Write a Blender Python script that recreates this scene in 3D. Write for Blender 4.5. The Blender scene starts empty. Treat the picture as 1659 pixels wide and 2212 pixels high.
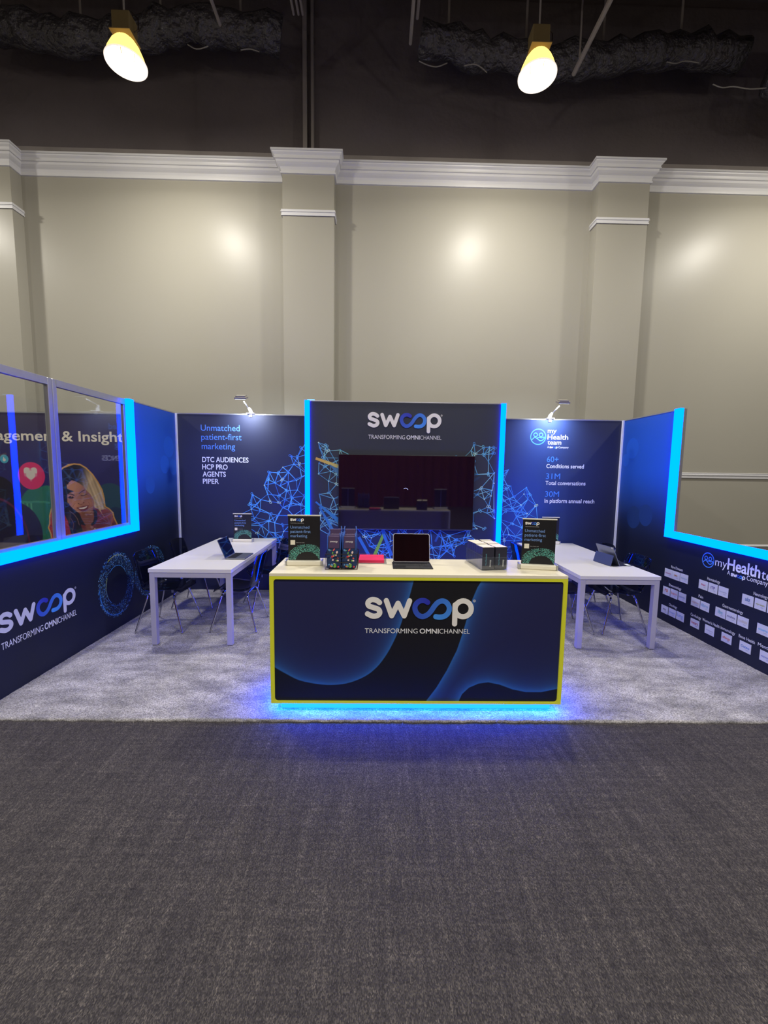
import bpy, math, random
import numpy as np
from mathutils import Vector, Matrix
random.seed(7); rng = np.random.default_rng(7)
R = math.radians
SC = bpy.context.scene
COL = SC.collection
# ------------------------------------------------------------------ camera
F, PI_, YA, RO = 892.437, 0.100575, 0.017678, 0.014362
CAM = np.array([-0.32294, -5.71824, 1.71505])
_d = np.array([math.sin(YA)*math.cos(PI_), math.cos(YA)*math.cos(PI_), -math.sin(PI_)])
_r = np.array([math.cos(YA), -math.sin(YA), 0.0]); _u = np.cross(_r, _d)
_r, _u = math.cos(RO)*_r + math.sin(RO)*_u, math.cos(RO)*_u - math.sin(RO)*_r
cd = bpy.data.cameras.new('camera'); cam = bpy.data.objects.new('camera', cd); COL.objects.link(cam)
cd.sensor_fit = 'VERTICAL'; cd.sensor_height = 24.0; cd.lens = F/2212*24.0
cd.clip_end = 100; cd.clip_start = 0.05
cam.matrix_world = Matrix(((_r[0], _u[0], -_d[0], CAM[0]), (_r[1], _u[1], -_d[1], CAM[1]), (_r[2], _u[2], -_d[2], CAM[2]), (0, 0, 0, 1)))
SC.camera = cam
def P(u, v, ax, val):
    """measured spot on the photograph -> point on the real plane axis=val"""
    w = _d + _r*(u-829.5)/F + _u*(1106-v)/F
    return CAM + w*(val-CAM[ax])/w[ax]
# ------------------------------------------------------------------ world and exposure
SC.view_settings.view_transform = 'Standard'; SC.view_settings.look = 'None'
SC.view_settings.gamma = 1; SC.view_settings.use_curve_mapping = False
SC.view_settings.exposure = 0.0
wd = bpy.data.worlds.new('world'); SC.world = wd; wd.use_nodes = True
wd.node_tree.nodes['Background'].inputs[0].default_value = (0.5, 0.55, 0.65, 1)
wd.node_tree.nodes['Background'].inputs[1].default_value = 0.02
HALL_POWER = 108.0         # each high-bay lamp, W, downward
SIDE_POWER = 126.0         # each high-bay lamp, W, thrown sideways by the bulb
LED = 15.0                  # strength of the blue light strips
CLAMP_POWER = 9.0
# high-bay positions (x, y): the two seen, the rest of the grid stands beside and behind the camera
BAYS = [(-3.17, -0.6), (1.43, -0.6), (6.05, -0.6), (-7.8, -0.6), (-3.17, -6.2), (1.43, -6.2), (6.05, -6.2), (-7.8, -6.2), (-3.17, -11.8), (1.43, -11.8)]
BAY_Z = 6.17

# ------------------------------------------------------------------ materials
def lin(c):
    r = []
    for x in c[:3]:
        x = x/255.0
        r.append(x/12.92 if x <= 0.04045 else ((x+0.055)/1.055)**2.4)
    return (r[0], r[1], r[2], 1.0)
MATS = {}
def mat(name, rgb, rough=0.5, metal=0.0, spec=0.5, emit=None, es=0.0, coat=0.0, noise=None, bump=None):
    if name in MATS: return MATS[name]
    m = bpy.data.materials.new(name); m.use_nodes = True; nt = m.node_tree
    b = nt.nodes['Principled BSDF']
    b.inputs['Base Color'].default_value = lin(rgb); b.inputs['Roughness'].default_value = rough
    b.inputs['Metallic'].default_value = metal; b.inputs['Specular IOR Level'].default_value = spec
    b.inputs['Coat Weight'].default_value = coat
    if emit is not None:
        b.inputs['Emission Color'].default_value = emit; b.inputs['Emission Strength'].default_value = es
    tc = nt.nodes.new('ShaderNodeTexCoord')
    if noise:
        sc_, amt = noise
        n = nt.nodes.new('ShaderNodeTexNoise'); n.inputs['Scale'].default_value = sc_; n.inputs['Detail'].default_value = 5
        nt.links.new(tc.outputs['Object'], n.inputs['Vector'])
        mx = nt.nodes.new('ShaderNodeMix'); mx.data_type = 'RGBA'
        mx.inputs[6].default_value = tuple(x*(1-amt) for x in lin(rgb)[:3])+(1,)
        mx.inputs[7].default_value = tuple(min(1, x*(1+amt)) for x in lin(rgb)[:3])+(1,)
        nt.links.new(n.outputs['Fac'], mx.inputs[0]); nt.links.new(mx.outputs[2], b.inputs['Base Color'])
    if bump:
        sc_, st, ds = bump
        n = nt.nodes.new('ShaderNodeTexNoise'); n.inputs['Scale'].default_value = sc_; n.inputs['Detail'].default_value = 3
        nt.links.new(tc.outputs['Object'], n.inputs['Vector'])
        bp = nt.nodes.new('ShaderNodeBump'); bp.inputs['Strength'].default_value = st; bp.inputs['Distance'].default_value = ds
        nt.links.new(n.outputs['Fac'], bp.inputs['Height']); nt.links.new(bp.outputs['Normal'], b.inputs['Normal'])
    MATS[name] = m; return m
def vmat(name='print_ink', rough=0.55, spec=0.4, emit=0.0):
    if name in MATS: return MATS[name]
    m = bpy.data.materials.new(name); m.use_nodes = True; nt = m.node_tree
    b = nt.nodes['Principled BSDF']; a = nt.nodes.new('ShaderNodeVertexColor'); a.layer_name = 'Col'
    nt.links.new(a.outputs['Color'], b.inputs['Base Color'])
    b.inputs['Roughness'].default_value = rough; b.inputs['Specular IOR Level'].default_value = spec
    if emit:
        nt.links.new(a.outputs['Color'], b.inputs['Emission Color']); b.inputs['Emission Strength'].default_value = emit
    MATS[name] = m; return m
def clearmat(name, tint, ior=1.45, rough=0.0, gloss=(1, 1, 1, 1), diff=None):
    """clear sheet: fresnel reflection over tinted see-through"""
    if name in MATS: return MATS[name]
    m = bpy.data.materials.new(name); m.use_nodes = True; nt = m.node_tree; nt.nodes.clear()
    out = nt.nodes.new('ShaderNodeOutputMaterial'); mx = nt.nodes.new('ShaderNodeMixShader')
    tr = nt.nodes.new('ShaderNodeBsdfTransparent'); tr.inputs[0].default_value = tint
    gl = nt.nodes.new('ShaderNodeBsdfGlossy'); gl.inputs['Roughness'].default_value = rough; gl.inputs[0].default_value = gloss
    fr = nt.nodes.new('ShaderNodeFresnel')
    ge = nt.nodes.new('ShaderNodeNewGeometry'); mr = nt.nodes.new('ShaderNodeMapRange')   # same reflectance from either side of the sheet
    mr.inputs[3].default_value = ior; mr.inputs[4].default_value = 1/ior
    nt.links.new(ge.outputs['Backfacing'], mr.inputs[0]); nt.links.new(mr.outputs[0], fr.inputs[0])
    under = tr.outputs[0]
    if diff:
        df = nt.nodes.new('ShaderNodeBsdfDiffuse'); df.inputs[0].default_value = diff[0]
        m2 = nt.nodes.new('ShaderNodeMixShader'); m2.inputs[0].default_value = diff[1]
        nt.links.new(tr.outputs[0], m2.inputs[1]); nt.links.new(df.outputs[0], m2.inputs[2]); under = m2.outputs[0]
    nt.links.new(fr.outputs[0], mx.inputs[0]); nt.links.new(under, mx.inputs[1]); nt.links.new(gl.outputs[0], mx.inputs[2])
    nt.links.new(mx.outputs[0], out.inputs[0]); MATS[name] = m; return m
def emat(name, rgb, s):
    if name in MATS: return MATS[name]
    m = bpy.data.materials.new(name); m.use_nodes = True; nt = m.node_tree; nt.nodes.clear()
    out = nt.nodes.new('ShaderNodeOutputMaterial'); e = nt.nodes.new('ShaderNodeEmission')
    e.inputs[0].default_value = rgb; e.inputs[1].default_value = s
    nt.links.new(e.outputs[0], out.inputs[0]); MATS[name] = m; return m

M_WALL = mat('cream_gloss_paint', (152, 149, 138), rough=0.36, spec=0.2, noise=(0.8, 0.03), bump=(60, 0.04, 0.01))
M_TRIM = mat('white_trim_paint', (202, 202, 204), rough=0.4, noise=(2.0, 0.03))
M_BLACK = mat('black_ceiling_paint', (84, 77, 79), rough=0.8, noise=(1.2, 0.25), bump=(8, 0.3, 0.05))
M_DUCT = mat('black_duct_wrap', (62, 60, 64), rough=0.28, noise=(3, 0.4), bump=(9, 1.0, 0.12))
M_STEEL = mat('dull_black_steel', (122, 116, 114), rough=0.5, noise=(4, 0.2))
M_CURT = mat('dark_red_drape', (88, 22, 34), rough=0.9, noise=(2, 0.2))
M_ALU = mat('brushed_aluminium', (190, 192, 198), rough=0.32, metal=0.85, noise=(20, 0.06))
M_WHITE = mat('white_laminate', (208, 206, 199), rough=0.28, spec=0.5, noise=(3, 0.015))
M_CWHITE = mat('cream_white_laminate', (232, 224, 200), rough=0.3, spec=0.5, noise=(3, 0.015))
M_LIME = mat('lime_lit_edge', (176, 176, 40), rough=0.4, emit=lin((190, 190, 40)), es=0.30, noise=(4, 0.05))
M_LEGM = mat('grey_powder_coat', (168, 166, 170), rough=0.4, spec=0.5, noise=(30, 0.03))
M_CHROME = mat('polished_chrome', (205, 205, 210), rough=0.08, metal=1.0, noise=(5, 0.02))
M_SHELL = clearmat('smoked_acrylic', (0.36, 0.38, 0.46, 1), ior=1.5, rough=0.03, diff=((0.004, 0.005, 0.010, 1), 0.30))
M_GLASS = clearmat('window_glass', (0.96, 0.97, 0.97, 1), ior=1.45, rough=0.0)
M_ACRYL = clearmat('clear_acrylic', (0.9, 0.92, 0.95, 1), ior=1.5, rough=0.02, diff=((0.5, 0.55, 0.65, 1), 0.03))
M_LED = emat('blue_light_strip', (0.0, 0.042, 1.0, 1), LED)
M_LEDT = emat('blue_tower_strip', (0.0, 0.024, 1.0, 1), LED*1.7)
M_LEDB = emat('blue_base_strip', (0.0, 0.11, 1.0, 1), 110.0)
M_PLINTH = mat('frosted_lit_plinth', (34, 44, 60), rough=0.35, noise=(4, 0.02), emit=(0.0003, 0.0080, 1.0, 1), es=78.0)
M_INK = vmat()
M_DARK = mat('matte_black_plastic', (20, 20, 24), rough=0.45, noise=(30, 0.1))
M_KEYS = mat('dark_key_plastic', (34, 34, 38), rough=0.6, noise=(30, 0.1))
M_SCREEN = mat('black_glass_screen', (5, 5, 9), rough=0.06, spec=0.6, coat=0.5, noise=(2, 0.1))
M_TV = mat('tv_glass', (24, 14, 28), rough=0.04, spec=0.9, coat=0.6, noise=(2, 0.1))
M_SPACE = mat('space_grey_metal', (120, 124, 134), rough=0.35, metal=0.7, noise=(30, 0.04))
M_WIRE = mat('bronze_wire', (42, 32, 28), rough=0.35, metal=0.6, noise=(30, 0.1))
M_BLUEP = mat('blue_plastic_hook', (60, 100, 190), rough=0.35, noise=(20, 0.05))
M_PINK = mat('hot_pink_card', (226, 40, 92), rough=0.5, noise=(60, 0.05))
M_SIGNW = mat('white_sign_metal', (225, 220, 200), rough=0.35, noise=(10, 0.03))
M_PIN = mat('grey_mdf_core', (150, 150, 158), rough=0.6, noise=(8, 0.05))

# ------------------------------------------------------------------ carpets
def carpet_grey():
    m = bpy.data.materials.new('plush_grey_carpet'); m.use_nodes = True; nt = m.node_tree; L = nt.links
    b = nt.nodes['Principled BSDF']; b.inputs['Roughness'].default_value = 0.95; b.inputs['Specular IOR Level'].default_value = 0.1
    b.inputs['Sheen Weight'].default_value = 0.3
    tc = nt.nodes.new('ShaderNodeTexCoord'); mp = nt.nodes.new('ShaderNodeMapping'); mp.inputs['Scale'].default_value = (1.5, 3.4, 1); mp.inputs['Rotation'].default_value = (0, 0, 0.95)
    L.new(tc.outputs['Object'], mp.inputs[0])
    n1 = nt.nodes.new('ShaderNodeTexNoise'); n1.inputs['Scale'].default_value = 2.0; n1.inputs['Detail'].default_value = 7; n1.inputs['Roughness'].default_value = 0.62; L.new(mp.outputs[0], n1.inputs[0])
    n2 = nt.nodes.new('ShaderNodeTexNoise'); n2.inputs['Scale'].default_value = 130; n2.inputs['Detail'].default_value = 4; L.new(tc.outputs['Object'], n2.inputs[0])
    r1 = nt.nodes.new('ShaderNodeValToRGB'); r1.color_ramp.elements[0].position = 0.36; r1.color_ramp.elements[1].position = 0.66
    r1.color_ramp.elements[0].color = lin((124, 122, 124)); r1.color_ramp.elements[1].color = lin((184, 181, 180)); L.new(n1.outputs[0], r1.inputs[0])
    r2 = nt.nodes.new('ShaderNodeValToRGB'); r2.color_ramp.elements[0].position = 0.38; r2.color_ramp.elements[1].position = 0.62
    r2.color_ramp.elements[0].color = (0.42, 0.42, 0.42, 1); r2.color_ramp.elements[1].color = (1.2, 1.2, 1.2, 1); L.new(n2.outputs[0], r2.inputs[0])
    mx = nt.nodes.new('ShaderNodeMix'); mx.data_type = 'RGBA'; mx.blend_type = 'MULTIPLY'; mx.inputs[0].default_value = 1
    L.new(r1.outputs[0], mx.inputs[6]); L.new(r2.outputs[0], mx.inputs[7]); L.new(mx.outputs[2], b.inputs['Base Color'])
    bp = nt.nodes.new('ShaderNodeBump'); bp.inputs['Strength'].default_value = 0.6; bp.inputs['Distance'].default_value = 0.008
    L.new(n2.outputs[0], bp.inputs['Height']); L.new(bp.outputs[0], b.inputs['Normal']); return m
def carpet_dark():
    m = bpy.data.materials.new('dark_woven_carpet'); m.use_nodes = True; nt = m.node_tree; L = nt.links
    b = nt.nodes['Principled BSDF']; b.inputs['Roughness'].default_value = 0.9; b.inputs['Specular IOR Level'].default_value = 0.15
    tc = nt.nodes.new('ShaderNodeTexCoord')
    # loops: stretched rows
    mp = nt.nodes.new('ShaderNodeMapping'); mp.inputs['Scale'].default_value = (320, 165, 1); L.new(tc.outputs['Object'], mp.inputs[0])
    v = nt.nodes.new('ShaderNodeTexVoronoi'); v.inputs['Scale'].default_value = 1.0; v.inputs['Randomness'].default_value = 0.75; L.new(mp.outputs[0], v.inputs[0])
    bw = nt.nodes.new('ShaderNodeSeparateColor'); L.new(v.outputs['Color'], bw.inputs[0])
    # broad bands of tone running to the booth
    m2 = nt.nodes.new('ShaderNodeMapping'); m2.inputs['Scale'].default_value = (26, 2.2, 1); L.new(tc.outputs['Object'], m2.inputs[0])
    n = nt.nodes.new('ShaderNodeTexNoise'); n.inputs['Scale'].default_value = 1.0; n.inputs['Detail'].default_value = 6; n.inputs['Roughness'].default_value = 0.7; L.new(m2.outputs[0], n.inputs[0])
    m3 = nt.nodes.new('ShaderNodeMapping'); m3.inputs['Scale'].default_value = (2.5, 46, 1); L.new(tc.outputs['Object'], m3.inputs[0])
    n3 = nt.nodes.new('ShaderNodeTexNoise'); n3.inputs['Scale'].default_value = 1.0; n3.inputs['Detail'].default_value = 5; L.new(m3.outputs[0], n3.inputs[0])
    ad = nt.nodes.new('ShaderNodeMath'); ad.operation = 'MULTIPLY_ADD'; L.new(n.outputs[0], ad.inputs[0]); ad.inputs[1].default_value = 0.9; h3 = nt.nodes.new('ShaderNodeMath'); h3.operation = 'MULTIPLY'; h3.inputs[1].default_value = 0.45; L.new(n3.outputs[0], h3.inputs[0]); L.new(h3.outputs[0], ad.inputs[2])
    a2 = nt.nodes.new('ShaderNodeMath'); a2.operation = 'MULTIPLY_ADD'; a2.inputs[1].default_value = 0.75; L.new(bw.outputs[0], a2.inputs[0]); L.new(ad.outputs[0], a2.inputs[2])
    rp = nt.nodes.new('ShaderNodeValToRGB'); e = rp.color_ramp.elements
    mr = nt.nodes.new('ShaderNodeMapRange'); mr.inputs[1].default_value = 0.42; mr.inputs[2].default_value = 1.75; L.new(a2.outputs[0], mr.inputs[0]); L.new(mr.outputs[0], rp.inputs[0])
    e[0].position = 0.0; e[0].color = lin((34, 32, 34)); e[1].position = 1.0; e[1].color = lin((132, 124, 116))
    k = e.new(0.5); k.color = lin((62, 59, 60)); k2 = e.new(0.75); k2.color = lin((86, 81, 78))
    L.new(rp.outputs[0], b.inputs['Base Color'])
    bp = nt.nodes.new('ShaderNodeBump'); bp.inputs['Strength'].default_value = 0.5; bp.inputs['Distance'].default_value = 0.004
    L.new(v.outputs['Distance'], bp.inputs['Height']); L.new(bp.outputs[0], b.inputs['Normal']); return m
M_CARPET = carpet_grey(); M_FLOOR = carpet_dark()

# ------------------------------------------------------------------ builders
class MB:
    def __init__(s): s.v = []; s.f = []; s.c = []; s.cc = (1, 1, 1, 1)
    def col(s, rgb): s.cc = lin(rgb); return s
    def add(s, vs, fs, cs=None):
        o = len(s.v); s.v += [tuple(map(float, q)) for q in vs]; s.f += [tuple(i+o for i in f) for f in fs]
        s.c += list(cs) if cs is not None else [s.cc]*len(vs); return s
    def box(s, a, b):
        x0, y0, z0 = a; x1, y1, z1 = b
        x0, x1 = sorted((x0, x1)); y0, y1 = sorted((y0, y1)); z0, z1 = sorted((z0, z1))
        return s.add([(x0, y0, z0), (x1, y0, z0), (x1, y1, z0), (x0, y1, z0), (x0, y0, z1), (x1, y0, z1), (x1, y1, z1), (x0, y1, z1)],
                     [(0, 3, 2, 1), (4, 5, 6, 7), (0, 1, 5, 4), (1, 2, 6, 5), (2, 3, 7, 6), (3, 0, 4, 7)])
    def tube(s, pts, r, n=8, cap=True):
        pts = [Vector(q) for q in pts]; rs = r if isinstance(r, (list, tuple)) else [r]*len(pts)
        rings = []; prev = None
        for i, q in enumerate(pts):
            t = (pts[min(i+1, len(pts)-1)]-pts[max(i-1, 0)]).normalized()
            if prev is None:
                a = Vector((0, 0, 1)) if abs(t.z) < 0.9 else Vector((1, 0, 0)); prev = t.cross(a).normalized()
            n1 = (prev-t*prev.dot(t)).normalized(); n2 = t.cross(n1); prev = n1
            rings.append([q+(n1*math.cos(2*math.pi*k/n)+n2*math.sin(2*math.pi*k/n))*rs[i] for k in range(n)])
        vs = [q for rg in rings for q in rg]; fs = []
        for i in range(len(pts)-1):
            for k in range(n):
                fs.append((i*n+k, i*n+(k+1) % n, (i+1)*n+(k+1) % n, (i+1)*n+k))
        if cap: fs.append(tuple(range(n))[::-1]); fs.append(tuple((len(pts)-1)*n+k for k in range(n)))
        return s.add(vs, fs)
    def lathe(s, prof, n=32, rad=None, c=(0, 0)):
        vs = []; fs = []
        for i, (r, z) in enumerate(prof):
            for k in range(n):
                a = 2*math.pi*k/n; rr = r*(rad(a) if rad else 1); vs.append((c[0]+rr*math.cos(a), c[1]+rr*math.sin(a), z))
        for i in range(len(prof)-1):
            for k in range(n): fs.append((i*n+k, i*n+(k+1) % n, (i+1)*n+(k+1) % n, (i+1)*n+k))
        return s.add(vs, fs)
    def rplate(s, x0, x1, z0, z1, y0, y1, r, n=5):
        """rounded rectangle in x-z, thick in y"""
        q = []
        for cx_, cz_, a0 in ((x1-r, z1-r, 0), (x0+r, z1-r, 90), (x0+r, z0+r, 180), (x1-r, z0+r, 270)):
            q += [(cx_+r*math.cos(R(a0+90*k/n)), cz_+r*math.sin(R(a0+90*k/n))) for k in range(n+1)]
        N = len(q); return s.add([(x, y0, z) for x, z in q]+[(x, y1, z) for x, z in q], [tuple(range(N-1, -1, -1))[::-1], tuple(range(2*N-1, N-1, -1))]+[(k, k+N, (k+1) % N+N, (k+1) % N) for k in range(N)])
    def build(s, name, m, parent=None, bevel=0, smooth=False, vc=False, seg=2):
        me = bpy.data.meshes.new(name); me.from_pydata(s.v, [], s.f); me.update()
        if vc:
            a = me.color_attributes.new('Col', 'FLOAT_COLOR', 'POINT')
            a.data.foreach_set('color', np.array(s.c, dtype=np.float32).ravel())
        me.materials.append(m)
        if smooth: me.polygons.foreach_set('use_smooth', [True]*len(me.polygons))
        o = bpy.data.objects.new(name, me); COL.objects.link(o)
        if parent is not None: o.parent = parent
        if bevel:
            bm = o.modifiers.new('bevel', 'BEVEL'); bm.width = bevel; bm.segments = seg; bm.limit_method = 'ANGLE'
        return o
def tag(o, label=None, cat=None, group=None, kind=None):
    if label: o['label'] = label
    if cat: o['category'] = cat
    if group: o['group'] = group
    if kind: o['kind'] = kind
    return o
def empty(name, loc=(0, 0, 0), rz=0, label=None, cat=None, group=None):
    o = bpy.data.objects.new(name, None); COL.objects.link(o); o.empty_display_size = 0.1
    o.location = loc; o.rotation_euler = (0, 0, rz); return tag(o, label, cat, group)
def copy_tree(o, parent=None):
    c = o.copy(); COL.objects.link(c); c.parent = parent
    for ch in list(o.children): copy_tree(ch, c)
    return c
def catmull(pts, n=8, closed=False):
    out = []; N = len(pts); pts = [np.array(q, float) for q in pts]
    for i in range(N if closed else N-1):
        g = (lambda j: pts[j % N]) if closed else (lambda j: pts[min(max(j, 0), N-1)])
        a, b, c, d = g(i-1), g(i), g(i+1), g(i+2)
        for k in range(n):
            t = k/n; out.append(0.5*((2*b)+(-a+c)*t+(2*a-5*b+4*c-d)*t*t+(-a+3*b-3*c+d)*t**3))
    if not closed: out.append(pts[-1])
    return out

class Face:
    """a flat vertical face: local (s along, z up, off = out of the face)"""
    def __init__(f, ax, val, out):  # ax 0 => plane x=val, along axis is y ; ax 1 => plane y=val, along axis is x
        f.ax, f.val, f.out = ax, val, out
        f.sgn = 1 if ax == 1 else (1 if out > 0 else -1)   # reading direction
    def w(f, s, z, off=0.0):
        return (f.val+f.out*off, f.sgn*s, z) if f.ax == 0 else (s, f.val+f.out*off, z)
    def px(f, u, v):
        q = P(u, v, f.ax, f.val); return (f.sgn*q[1] if f.ax == 0 else q[0], q[2])
BACK = Face(1, 0.0, -1); TOWER = Face(1, -0.35, -1); FRONT = Face(1, -2.972, -1)
LEFT = Face(0, -3.05, 1); RIGHT = Face(0, 3.05, -1)

def text_mesh(body, bold=0.0, spacing=1.0):
    c = bpy.data.curves.new('lettering', 'FONT'); c.body = body; c.size = 1.0; c.offset = bold; c.resolution_u = 4; c.space_character = spacing
    o = bpy.data.objects.new('lettering', c); COL.objects.link(o)
    dg = bpy.context.evaluated_depsgraph_get(); me = bpy.data.meshes.new_from_object(o.evaluated_get(dg))
    n = len(me.vertices); co = np.zeros(n*3, dtype=np.float32); me.vertices.foreach_get('co', co); co = co.reshape(-1, 3)
    fs = [tuple(p.vertices) for p in me.polygons]
    bpy.data.objects.remove(o); bpy.data.curves.remove(c); bpy.data.meshes.remove(me)
    return co, fs
def put_text(mb, body, face, uvL, uvR, cap=None, rgb=(240, 240, 240), bold=0.0, off=0.002, local=None):
    """text whose baseline runs from uvL to uvR (photo spots on the face) or local=(s0,z0,width)"""
    co, fs = text_mesh(body, bold)
    if local: s0, z0, wdt = local
    else:
        a = face.px(*uvL); b = face.px(*uvR); s0, wdt = a[0], b[0]-a[0]; z0 = (a[1]+b[1])/2
    x0, x1 = co[:, 0].min(), co[:, 0].max(); k = wdt/(x1-x0)
    ky = k if cap is None else cap/0.70
    mb.col(rgb); mb.add([face.w(s0+(x-x0)*k, z0+y*ky, off) for x, y, _ in co], fs)
LEVEL = [0]
def stroke(mb, face, pts, width, off=0.002, depth=0.0, cols=None, nc=10):
    """round-capped mitred flat stroke (raised by depth) along local (s,z) points"""
    P_ = [np.array(pts[0], float)]; C_ = [cols[0]] if cols is not None else None
    for i in range(1, len(pts)):
        if np.hypot(*(np.array(pts[i], float)-P_[-1])) > 1e-6:
            P_.append(np.array(pts[i], float)); 
            if C_ is not None: C_.append(cols[i])
    if len(P_) < 2: P_.append(P_[0]+np.array([1e-4, 0])); C_ = C_+C_ if C_ is not None else None
    LEVEL[0] += 1; off = off+(LEVEL[0] % 60)*5e-6; h = width/2; n = len(P_)
    L, Rr = [], []
    closed = n > 4 and np.hypot(*(P_[0]-P_[-1])) < 1e-4
    for i in range(n):
        a = P_[i]-P_[i-1] if i > 0 else (P_[-1]-P_[-2] if closed else P_[1]-P_[0]); b = P_[i+1]-P_[i] if i < n-1 else (P_[1]-P_[0] if closed else P_[-1]-P_[-2])
        a = a/np.hypot(*a); b = b/np.hypot(*b); na = np.array([-a[1], a[0]]); nb_ = np.array([-b[1], b[0]]); mm_ = na+nb_; l = np.hypot(*mm_)
        mm_ = mm_/l if l > 1e-6 else na; k = min(1.9, 1/max(0.3, float(mm_@na))); L.append(P_[i]+mm_*h*k); Rr.append(P_[i]-mm_*h*k)
    vs = L+Rr; fs = [(i+n, i+1+n, i+1, i) for i in range(n-1)]; c = (C_+C_) if C_ is not None else None
    edge = list(range(n-1, -1, -1))
    def cap(i, d, lo, hi):
        nonlocal vs, fs, c
        k0 = len(vs); t = d/np.hypot(*d); nn = np.array([-t[1], t[0]]); m_ = max(2, nc//2)
        arc = [P_[i]+h*(math.cos(u)*nn+math.sin(u)*t) for u in np.linspace(0, math.pi, m_+1)[1:-1]]
        vs = vs+arc; fs = fs+[tuple([lo]+[hi]+list(range(k0+len(arc)-1, k0-1, -1)))] 
        if c is not None: c = c+[C_[i]]*len(arc)
        return list(range(k0, k0+len(arc)))
    if not closed:
        e1 = cap(n-1, P_[-1]-P_[-2], n-1, 2*n-1); e0 = cap(0, P_[0]-P_[1], n, 0)
    N = len(vs); V = [face.w(x, z, off+depth) for x, z in vs]
    if depth > 0:
        V += [face.w(x, z, off) for x, z in vs]
        if c is not None: c = c+c
        bd = list(range(n))+([] if closed else e1)+list(range(2*n-1, n-1, -1))+([] if closed else e0)
        fs = fs+[(bd[j], bd[(j+1) % len(bd)], bd[(j+1) % len(bd)]+N, bd[j]+N) for j in range(len(bd)) if not (closed and j in (n-1, len(bd)-1))]
    mb.add(V, fs, c)
def ring(c, r, n=24, a0=0, a1=360, ry=None):
    ry = ry or r
    return [(c[0]+r*math.cos(R(a0+(a1-a0)*k/n)), c[1]+ry*math.sin(R(a0+(a1-a0)*k/n))) for k in range(n+1)]
# the wordmark, in units where the word is 550 wide; y down
WM = {'s': catmull([(611, 243), (594, 231), (570, 229), (553, 243), (558, 261), (583, 270), (606, 279), (613, 295), (602, 310), (578, 314), (551, 302)], 4),
      'w': [(645, 233), (673, 311), (704, 246), (736, 311), (762, 233)],
      'oo': catmull([(853, 240), (835, 231), (812, 234), (793, 252), (790, 276), (803, 302), (827, 314), (852, 305), (871, 285), (887, 260), (905, 240), (928, 232), (950, 242), (963, 267), (957, 295), (938, 312), (915, 316), (896, 314)], 4),
      'p': [(992, 351), (992, 252)], 'p2': ring((1033, 272), 41, 28, 180, -180, 41)}
def wordmark(face, s0, z0, width, off=0.002, depth=0.0, white=(238, 235, 228), single=True, thick=25, parent=None, mb=None, reg=True, bold=1.0):
    k = width/550.0
    T = lambda q: (s0+(q[0]-538)*k, z0-(q[1]-325)*k)
    outs = []
    for key in ('s', 'w', 'oo', 'p'):
        m = mb or MB()
        if key == 'p': stroke(m, face, [T(q) for q in WM['p2']], thick*k*bold, off, depth, [lin(white)]*len(WM['p2']))
        pts = [T(q) for q in WM[key]]
        if key == 'oo':
            n = len(pts); A = np.array(lin((44, 50, 178))); Bc = np.array(lin((70, 150, 240)))
            cols = [tuple(A+(Bc-A)*min(1, max(0, (i/(n-1))**1.2))) for i in range(n)]
        else: cols = [lin(white)]*len(pts)
        if key == 'w':
            for a_, b_2 in zip(pts[:-1], pts[1:]): stroke(m, face, [a_, b_2], thick*k*bold, off, depth, cols[:2], 16)
        else: stroke(m, face, pts, thick*k*bold, off, depth, cols, 16)
        if not mb: outs.append(m.build('letter', M_INK, parent, vc=True))
    if reg:
        m = mb or MB(); m.col(white); c = T((1089, 231)); stroke(m, face, ring(c, 6*k, 10), 1.6*k, off, 0, None, 6)
        put_text(m, 'R', face, None, None, rgb=white, off=off, local=(c[0]-2.5*k, c[1]-3.2*k, 5*k), bold=0.01)
        if not mb: m.build('registered_mark', M_INK, parent, vc=True)
    return outs
def tagline(mb, face, s0, z0, width, rgb=(232, 232, 232), off=0.002, cap=None):
    # TRANSFORMING (regular) OMNI (bold) CHANNEL (regular)
    w = width/550.0
    put_text(mb, 'TRANSFORMING', face, None, None, rgb=rgb, off=off, local=(s0+2*w, z0, 272*w), cap=cap, bold=0.0)
    put_text(mb, 'OMNI', face, None, None, rgb=rgb, off=off, local=(s0+284*w, z0, 99*w), cap=cap, bold=0.022)
    put_text(mb, 'CHANNEL', face, None, None, rgb=rgb, off=off, local=(s0+386*w, z0, 158*w), cap=cap, bold=0.0)
def painted(face, s0, s1, z0, z1, ns, nz, fn, name, parent, off=0.0015, m=None):
    """one printed sheet: fn(S, Z) -> (...,3) sRGB 0-255 at the grid points"""
    S, Z = np.meshgrid(np.linspace(s0, s1, ns), np.linspace(z0, z1, nz)); c = np.clip(fn(S, Z), 0, 255)/255.0
    c = np.where(c <= 0.04045, c/12.92, ((c+0.055)/1.055)**2.4)
    me = bpy.data.meshes.new(name)
    vs = np.array([face.w(0, 0, off)]*(ns*nz), dtype=np.float32)
    sidx = 1 if face.ax == 0 else 0
    vs[:, sidx] = (S*face.sgn if face.ax == 0 else S).ravel(); vs[:, 2] = Z.ravel()
    i = np.arange(ns*nz).reshape(nz, ns); q = np.stack([i[:-1, :-1], i[:-1, 1:], i[1:, 1:], i[1:, :-1]], -1).reshape(-1, 4)
    me.from_pydata(vs.tolist(), [], q.tolist()); me.update()
    a = me.color_attributes.new('Col', 'FLOAT_COLOR', 'POINT'); ca = np.ones((ns*nz, 4), dtype=np.float32); ca[:, :3] = c.reshape(-1, 3)
    a.data.foreach_set('color', ca.ravel()); me.materials.append(m or M_INK)
    o = bpy.data.objects.new(name, me); COL.objects.link(o)
    if parent is not None: o.parent = parent
    return o
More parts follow.
